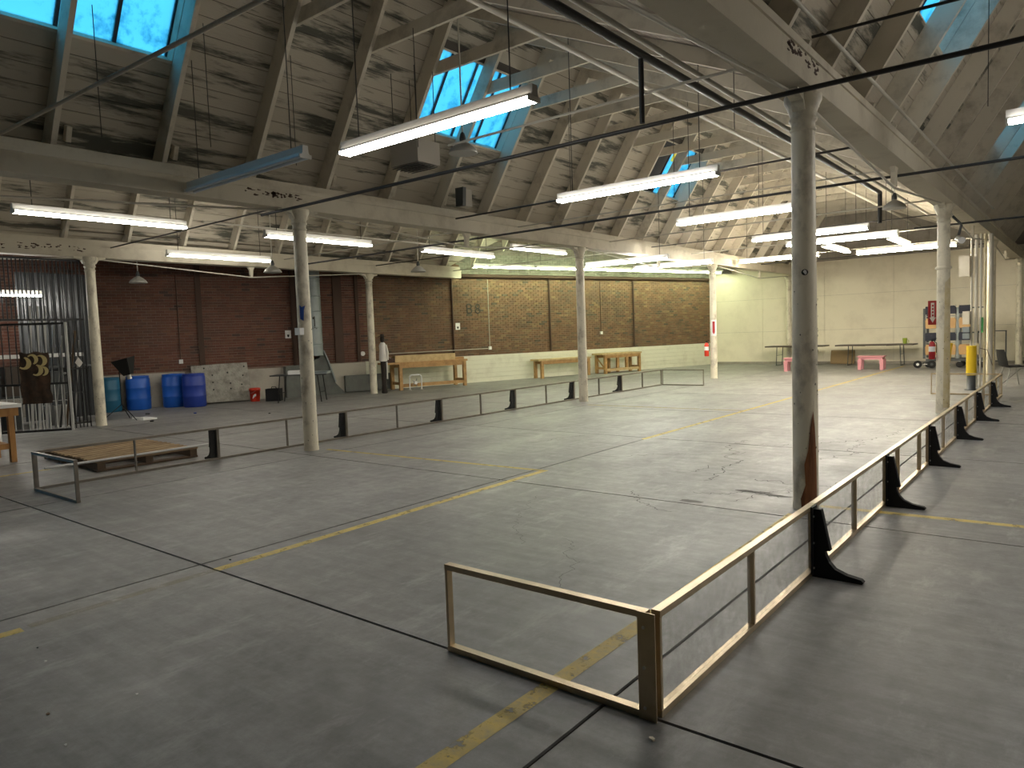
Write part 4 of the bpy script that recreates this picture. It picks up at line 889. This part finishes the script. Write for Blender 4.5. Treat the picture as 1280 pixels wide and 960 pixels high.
MB().path([(-0.17, -0.1, 0.011), (-0.17, 0.1, 0.011)], 0.011, 6).build('foot', 'white', wf, True); MB().path([(0.23, -0.1, 0.011), (0.23, 0.1, 0.011)], 0.011, 6).build('foot', 'white', wf, True)
b2 = wbench('plain_bench', 'plain low wooden bench by the cream boards behind a column', (-15.0, 20.35), 2.1, 0.40, 0.68, 'bench', 'bench_top', False)
b3 = wbench('framed_bench', 'open framed wooden bench with extra posts against cream boards', (-14.05, 23.05), 1.7, 0.50, 0.76, 'bench', 'bench_top')
for x in (0.6, 1.05): MB().box(x-0.045, x+0.045, -0.045, 0.045, 0.1905, 0.5795).build('post', 'bench', b3, True); MB().box(x-0.045, x+0.045, 0.455, 0.545, 0, 0.5795).build('post', 'bench', b3, True)
MB().bar((0, 0.0505, 0.2), (0, 0.449, 0.56), 0.03, 0.05).build('brace', 'bench', b3, True)

# roof-hung odds and ends
q0 = at_x(519, 196, -7.65)
hu = thing('unit_heater', 'grey louvred unit heater hung under the rafters near skylight', 'heater', tuple(q0))
MB().box(q0.x-0.28, q0.x+0.28, q0.y-0.22, q0.y+0.22, q0.z-0.14, q0.z+0.18).build('body', 'fixture_old', hu)
for k in range(6): MB().obox((q0.x, q0.y-0.20+0.075*k, q0.z-0.165), (0.25, 0, 0), (0, 0.025, 0.012), (0, -0.002, 0.004)).build('louvre', 'darkgrey', hu)
for i in (-1, 1):
    for j in (-1, 1): MB().tube((q0.x+.24*i, q0.y+.18*j, q0.z+.1805), (q0.x+.24*i, q0.y+.18*j, 5.4), 0.006, n=6).build('hanger', 'chain', hu)
q0 = at_x(578, 252, -8.75)
hs = thing('horn_speaker', 'grey horn speaker standing on the beam below the rafters', 'speaker', tuple(q0))
MB().box(q0.x-0.06, q0.x+0.09, q0.y-0.02, q0.y+0.16, 3.9, 4.2).build('housing', 'fixture_old', hs); MB().prism([(-.07, 3.9), (.10, 3.9), (.12, 4.22), (-.07, 4.22)], (q0.x, q0.y-0.10, 0), (1, 0, 0), (0, 0, 1), (0, 0.0795, 0)).build('horn', 'darkgrey', hs)
# ================================================================== FAR END
def pink_stool(x, y, label, rot=0):
    t = thing('pink_table', label, 'table', (x, y, 0), rot, 'small pink play tables')
    MB().box(-0.40, 0.40, -0.28, 0.28, 0.42, 0.455).build('top', 'pink', t, True); MB().box(-0.36, 0.36, -0.24, 0.24, 0.34, 0.4195).build('apron', 'pink', t, True)
    for i in (-1, 1):
        for j in (-1, 1): MB().prism([(-.05, 0), (.05, 0), (.06, .3395), (-.06, .3395)], (i*0.33, j*0.22-0.04, 0), (1, 0, 0), (0, 0, 1), (0, 0.08, 0)).build('leg', 'pink', t, True)
pink_stool(-5.62, 26.1, 'small pink table in front of the long brown folding table', 0.05)
pink_stool(-7.72, 25.1, 'small pink table half hidden by the gashed column', 0.1)
def long_table(x, y, L, label, rot=0):
    t = thing('long_table', label, 'table', (x, y, 0), rot, 'brown folding tables by the back wall')
    MB().box(-L/2, L/2, -0.38, 0.38, 0.715, 0.765).build('top', 'tabletop', t, True)
    for s in (-1, 1):
        for y_ in (-0.3, 0.3): MB().tube((s*(L/2-0.45), y_, 0.7145), (s*(L/2-0.42), y_, 0.012), 0.016, n=8).build('leg', 'darkgrey', t, True)
        MB().tube((s*(L/2-0.42), -0.34, 0.012), (s*(L/2-0.42), 0.34, 0.012), 0.012, n=8).build('foot', 'darkgrey', t, True)
        MB().tube((s*(L/2-0.45), 0, 0.7145), (s*(L/2-0.95), 0, 0.7), 0.01, n=6).build('brace', 'darkgrey', t, True)
        MB().tube((s*(L/2-0.43), -0.3, 0.4), (s*(L/2-0.43), 0.3, 0.4), 0.01, n=6).build('crossbar', 'darkgrey', t, True)
long_table(-6.05, 28.7, 2.6, 'long brown folding table with green cup against cream wall')
long_table(-8.82, 28.6, 2.2, 'brown folding table mostly hidden behind the gashed column', -0.05)
cb = thing('cardboard_sheet', 'brown cardboard box leaning under the long folding table', 'box', (-7.2, 29.0, 0)); MB().prism([(0, .02), (0.85, .02), (0.85, .52), (0, .52)], (-7.75, 29.2, 0), (1, 0, 0), (0, .25, .97), (0, 0.06, 0)).build('panel', 'card', cb); MB().prism([(0, .525), (0.85, .525), (0.85, .56), (0, .56)], (-7.75, 29.2, 0), (1, 0, 0), (0, .25, .97), (0, 0.01, 0)).build('flap', 'card', cb)
gc = thing('green_cup', 'lime green cup standing on the long folding table', 'cup', (-5.1, 28.7, 0.7655)); MB().lathe((-5.1, 28.7, 0), [(0.06, 0.7655), (0.08, 0.96), (0.07, 0.96), (0.05, 0.785)], 16).build('body', 'green', gc); MB().path([(-5.02, 28.7, .9), (-4.98, 28.7, .88), (-4.98, 28.7, .82), (-5.03, 28.7, .80)], 0.01, 6).build('handle', 'green', gc)
# chair trolley
tx, ty = -3.40, 27.4
ct = thing('chair_trolley', 'tall dark steel chair trolley on casters by the back wall', 'trolley', (tx, ty, 0))
MB().box(tx-0.80, tx+0.85, ty-0.35, ty-0.28, 0.22, 0.30).build('base_rail', 'darkgrey', ct); MB().box(tx-0.80, tx+0.85, ty+0.28, ty+0.35, 0.22, 0.30).build('base_rail', 'darkgrey', ct)
for x in (-0.84, 0.10, 0.85):
    for y in (-0.315, 0.315): MB().box(tx+x-0.035, tx+x+0.035, ty+y-0.03, ty+y+0.03, 0.3005, 1.95).build('upright', 'duct' if x == .10 else 'darkgrey', ct)
for z in (1.10, 1.90):
    for x in (-0.84, 0.10, 0.85): MB().box(tx+x-0.03, tx+x+0.03, ty-0.284, ty+0.284, z, z+0.05).build('crossbar', 'darkgrey', ct)
    MB().box(tx-0.804, tx+0.064, ty-0.02, ty+0.02, z+.005, z+0.045).build('hanging_rail', 'darkgrey', ct); MB().box(tx+0.136, tx+0.814, ty-0.02, ty+0.02, z+.005, z+0.045).build('hanging_rail', 'darkgrey', ct)
for x in (-0.72, 0.16, 0.78):
    for y in (-0.315, 0.315): MB().tube((tx+x-.05*0, ty+y-0.025, 0.11), (tx+x, ty+y+0.025, 0.11), 0.10, n=16).build('caster', 'black', ct); MB().box(tx+x-.03, tx+x+.03, ty+y-.03, ty+y+.03, 0.2, 0.2195).build('caster_fork', 'steel', ct)
CL = {(0, 1): 'upper folded chair hung at the wheel end of trolley', (1, 1): 'upper folded chair hung mid trolley', (2, 1): 'upper folded chair hung at trolley end by electrical boxes', (0, 0): 'lower folded chair hung at the wheel end of trolley', (1, 0): 'lower folded chair hung mid trolley', (2, 0): 'lower folded chair hung at trolley end by electrical boxes'}
for i, x in enumerate((-0.62, -0.115, 0.32)):
    for tier in (0, 1):
        z0 = 0.33 + tier*0.86
        c = thing('folded_chair', CL[(i, tier)], 'chair', (tx+x, ty-0.41, z0), 0, 'folded chairs hung on the trolley'); X, Y = tx+x, ty-0.41
        MB().prism([(-.17, 0.10), (.17, 0.10), (.18, .36), (.15, .43), (-.15, .43), (-.18, .36)], (X, Y, z0), (1, 0, 0), (0, 0, 1), (0, 0.025, 0)).build('backrest', 'tan', c)
        MB().prism([(-.18, 0.56), (.18, 0.56), (.18, .76), (.13, .82), (-.16, .82), (-.18, .79)], (X, Y-0.02, z0), (1, 0, 0), (0, 0, 1), (0, 0.06, 0)).build('seat', 'navycloth', c)
        for s in (-1, 1): MB().tube((X+.165*s, Y+0.04, z0-0.02), (X+.165*s, Y+0.05, z0+.84), 0.011, n=8).build('leg', 'steel', c)
        MB().tube((X-.152, Y+.045, z0+.5), (X+.152, Y+.045, z0+.5), 0.010, n=6).build('crossbar', 'steel', c)
ht = thing('hand_truck', 'dark hand truck with two black wheels beside chair trolley', 'hand truck', (-4.20, 26.78, 0), 0.1)
for x in (-0.18, 0.22): MB().tube((x, -0.03, 0.13), (x, 0.04, 0.13), 0.125, n=18).build('wheel', 'black', ht, True); MB().tube((x, -0.034, 0.13), (x, -0.0305, 0.13), 0.045, n=12).build('hub', 'white' if x < 0 else 'darkgrey', ht, True)
MB().tube((-0.18, 0.045, 0.13), (0.28, 0.045, 0.13), 0.015, n=8).build('axle', 'steel', ht, True); MB().bar((-0.05, 0.06, 0.16), (0.36, 0.10, 0.34), 0.04, 0.04).build('frame', 'darkgrey', ht, True)
# fire sign and extinguishers
fs = thing('fire_sign', 'red sign with white downward arrow mounted beside yellowed column', 'sign', (-2.12, 13.98, 1.7))
for_, s_ = Vector((-.62, -.78, 0)), None
n_ = Vector((0.63, -0.777, 0)); e_ = Vector((0.777, 0.63, 0)); cpos = at_x(1165.5, 391, -2.10); cpos.y = min(cpos.y, 14.2)
MB().obox(cpos, e_*0.075, n_*0.006, UP*0.205).build('board', 'red_sign', fs)
MB().prism([(-.03, .17), (.03, .17), (.03, -.08), (.055, -.08), (0, -.17), (-.055, -.08), (-.03, -.08)], cpos + n_*0.0062, e_, UP, n_*0.002).build('arrow', 'white', fs)
for k in range(4): MB().obox(cpos + n_*0.0092 + UP*(0.12-0.055*k), e_*0.014, n_*0.0008, UP*0.017).build('lettering', 'red_sign', fs)
MB().obox((cpos + Vector(B2.location) * 0) + e_*0.085, e_*0.012, n_*0.005, UP*0.05).build('bracket', 'steel', fs)
def extinguisher(p, label, k=1.0):
    t = thing('fire_extinguisher', label, 'extinguisher', tuple(p), 0, 'fire extinguishers'); x, y, z = p
    K = lambda prof: [(r_*k, h_*k) for r_, h_ in prof]
    MB().lathe((x, y, z), K([(0.06, 0), (0.07, 0.01), (0.07, 0.34), (0.05, 0.40), (0.022, 0.42)]), 16).build('cylinder', 'red_sign' if k < 1 else 'red', t)
    MB().lathe((x, y, z), K([(0.0712, 0.18), (0.0712, 0.30)]), 16).build('label_band', 'white', t)
    MB().lathe((x, y, z), K([(0.02, 0.4205), (0.02, 0.46)]), 10).build('valve', 'black', t); MB().bar((x-.02*k, y, z+.47*k), (x+.1*k, y, z+.49*k), 0.02*k, 0.015*k).build('handle', 'black', t)
    MB().path([(x+.022*k, y, z+.45*k), (x+.09*k, y, z+.38*k), (x+.09*k, y, z+.15*k)], 0.01*k, 6).build('hose', 'black', t)
extinguisher((-9.24, 21.16, 0.70), 'red fire extinguisher hung on the column with arrow sign'); extinguisher((-2.075, 13.99, 0.92), 'red fire extinguisher hung on the yellowed column below fire sign', 0.72)
# bollards, conduits and boxes round the third column
def bollard(x, y, label, lean=0):
    t = thing('bollard', label, 'bollard', (x, y, 0), 0, 'yellow sleeved bollards')
    MB().lathe((x, y, 0), [(0.13, 0), (0.13, 0.02), (0.085, 0.025), (0.085, 0.33)], 18).build('base_post', 'darkgrey', t)
    MB().tube((x, y, 0.3305), (x+lean, y, 0.98), 0.10, 0.098, n=18).build('sleeve', 'yellow', t)
bollard(-2.02, 18.75, 'upright yellow bollard on dark post in front of the conduits'); bollard(-2.86, 21.2, 'tapering yellow bollard showing behind the yellowed column', 0.08)
cdx, cdy = -2.0, 19.6
cp = thing('conduit_bundle', 'bundle of tall cream conduits with electrical boxes by bollard', 'conduits', (cdx, cdy, 0))
for k, (dx_, dy_, r_, m_) in enumerate(((-0.12, 0.0, .022, 'greypipe'), (-0.03, 0.03, .035, 'greypipe'), (0.06, 0.0, .022, 'greypipe'), (0.14, 0.05, .03, 'stain'), (0.24, 0.12, .05, 'greypipe'))):
    MB().tube((cdx+dx_, cdy+dy_, 0.0), (cdx+dx_, cdy+dy_, 3.49), r_, n=10).build('conduit', m_, cp)
MB().box(cdx-0.36, cdx-0.15, cdy-0.1, cdy+0.08, 2.55, 3.02).build('panel_box', 'cream', cp)
MB().box(cdx-0.28, cdx-0.145, cdy-0.12, cdy+0.05, 1.45, 1.75).build('switch_box', 'cream', cp)
for k in range(2): MB().box(cdx-0.28, cdx-0.145, cdy-0.12, cdy+0.05, 1.12+.15*k, 1.24+.15*k).build('meter_box', 'duct', cp)
MB().box(cdx+0.08, cdx+0.12, cdy-0.07, cdy-0.03, 1.25, 1.6).build('green_tag', 'greentag', cp); MB().box(cdx-0.03, cdx+0.03, cdy-0.06, cdy-0.01, 0.75, 1.0).build('junction_box', 'stain', cp)
MB().path([(cdx+.05, cdy-.04, .9), (cdx+.2, cdy-.04, .85), (cdx+.3, cdy-.04, .5)], 0.008, 6).build('cable', 'rust', cp)
# black chair
ch = thing('shell_chair', 'black plastic shell chair with thin chrome legs behind barrier', 'chair', (-1.36, 20.2, 0), math.radians(30))
q = MB(); prof = [(0.24, 0.44), (0.10, 0.43), (-0.10, 0.425), (-0.20, 0.45), (-0.24, 0.55), (-0.27, 0.70), (-0.30, 0.84)]
vs = []
for off in (0, 0.012):
    for (u, v) in prof:
        for j in range(7):
            y = (j-3)/3*0.215*(1 if v < .8 else .8); dz = 0.03*abs((j-3)/3)**2
            vs.append((u + (dz if v > .5 else 0), y, v + (dz if v <= .5 else 0) - off*(v <= .5)) if not off else (u + (dz if v > .5 else 0) - off*(v > .5), y, v + (dz if v <= .5 else 0) - off*(v <= .5)))
n1 = 7*len(prof); fs_ = []
for i in range(len(prof)-1):
    for j in range(6): a = i*7+j; fs_.append((a, a+1, a+8, a+7)); fs_.append((n1+a, n1+a+7, n1+a+8, n1+a+1))
q.add(vs, fs_, True); q.build('shell', 'black', ch, True)
for i in (-1, 1):
    for j in (-1, 1): MB().tube((0.13*i, 0.15*j, 0.42), (0.24*i, 0.21*j, 0.0), 0.010, n=8).build('leg', 'steel', ch, True)
wf2 = thing('wheeled_frame', 'thin dark metal frame rack near the pale back column', 'rack', (-2.2, 28.6, 0))
for x in (-2.9, -2.12): MB().box(x-.018, x+.018, 28.58, 28.62, 0.05, 1.12).build('upright', 'darkgrey', wf2); MB().box(x-.03, x+.03, 28.35, 28.85, 0.0, 0.0495).build('foot', 'darkgrey', wf2)
MB().box(-2.92, -2.1, 28.58, 28.62, 1.1205, 1.15).build('top_bar', 'darkgrey', wf2); MB().box(-2.88, -2.139, 28.585, 28.615, 0.12, 0.16).build('lower_bar', 'darkgrey', wf2)
# camera and lamp at B2 top
sc = thing('security_camera', 'small white spotlight camera on arm beside the yellowed column top', 'camera', (-1.75, 14.2, 3.1))
MB().path([(-1.80, 14.1, 3.3), (-1.68, 14.15, 3.15), (-1.72, 14.15, 2.98)], 0.02, 8).build('arm', 'darkgrey', sc); MB().tube((-1.74, 14.20, 2.93), (-1.66, 14.05, 2.88), 0.045, 0.055, n=14).build('head', 'white', sc)
# small litter on the floor
for k, (x, y, sz, m_) in enumerate(((190, 527, .05, 'black'), (337, 517, .03, 'black'), (288, 700, .01, 'black'), (57, 827, .008, 'white'), (47, 810, .007, 'black'), (60, 893, .009, 'pallet_dark'), (82, 932, .008, 'white'), (171, 868, .007, 'white'), (244, 517, .05, 'navy'), (185, 518, .06, 'darkgrey'), (815, 925, .015, 'cream'))):
    p_ = at_z(x, y); q = MB(); n_p = 7
    pts = [(sz*random.uniform(.6, 1.3)*math.cos(2*PI*i/n_p), sz*random.uniform(.4, 1)*math.sin(2*PI*i/n_p)) for i in range(n_p)]
    q.prism(pts, (p_.x, p_.y, 0.0005), (1, 0, 0), (0, 1, 0), (0, 0, sz*0.5)); one('litter_scrap', q, m_, 'small scrap of litter lying on the concrete floor', 'litter', 'litter on the floor')

for o in C.objects:
    if '_w' in o: del o['_w']
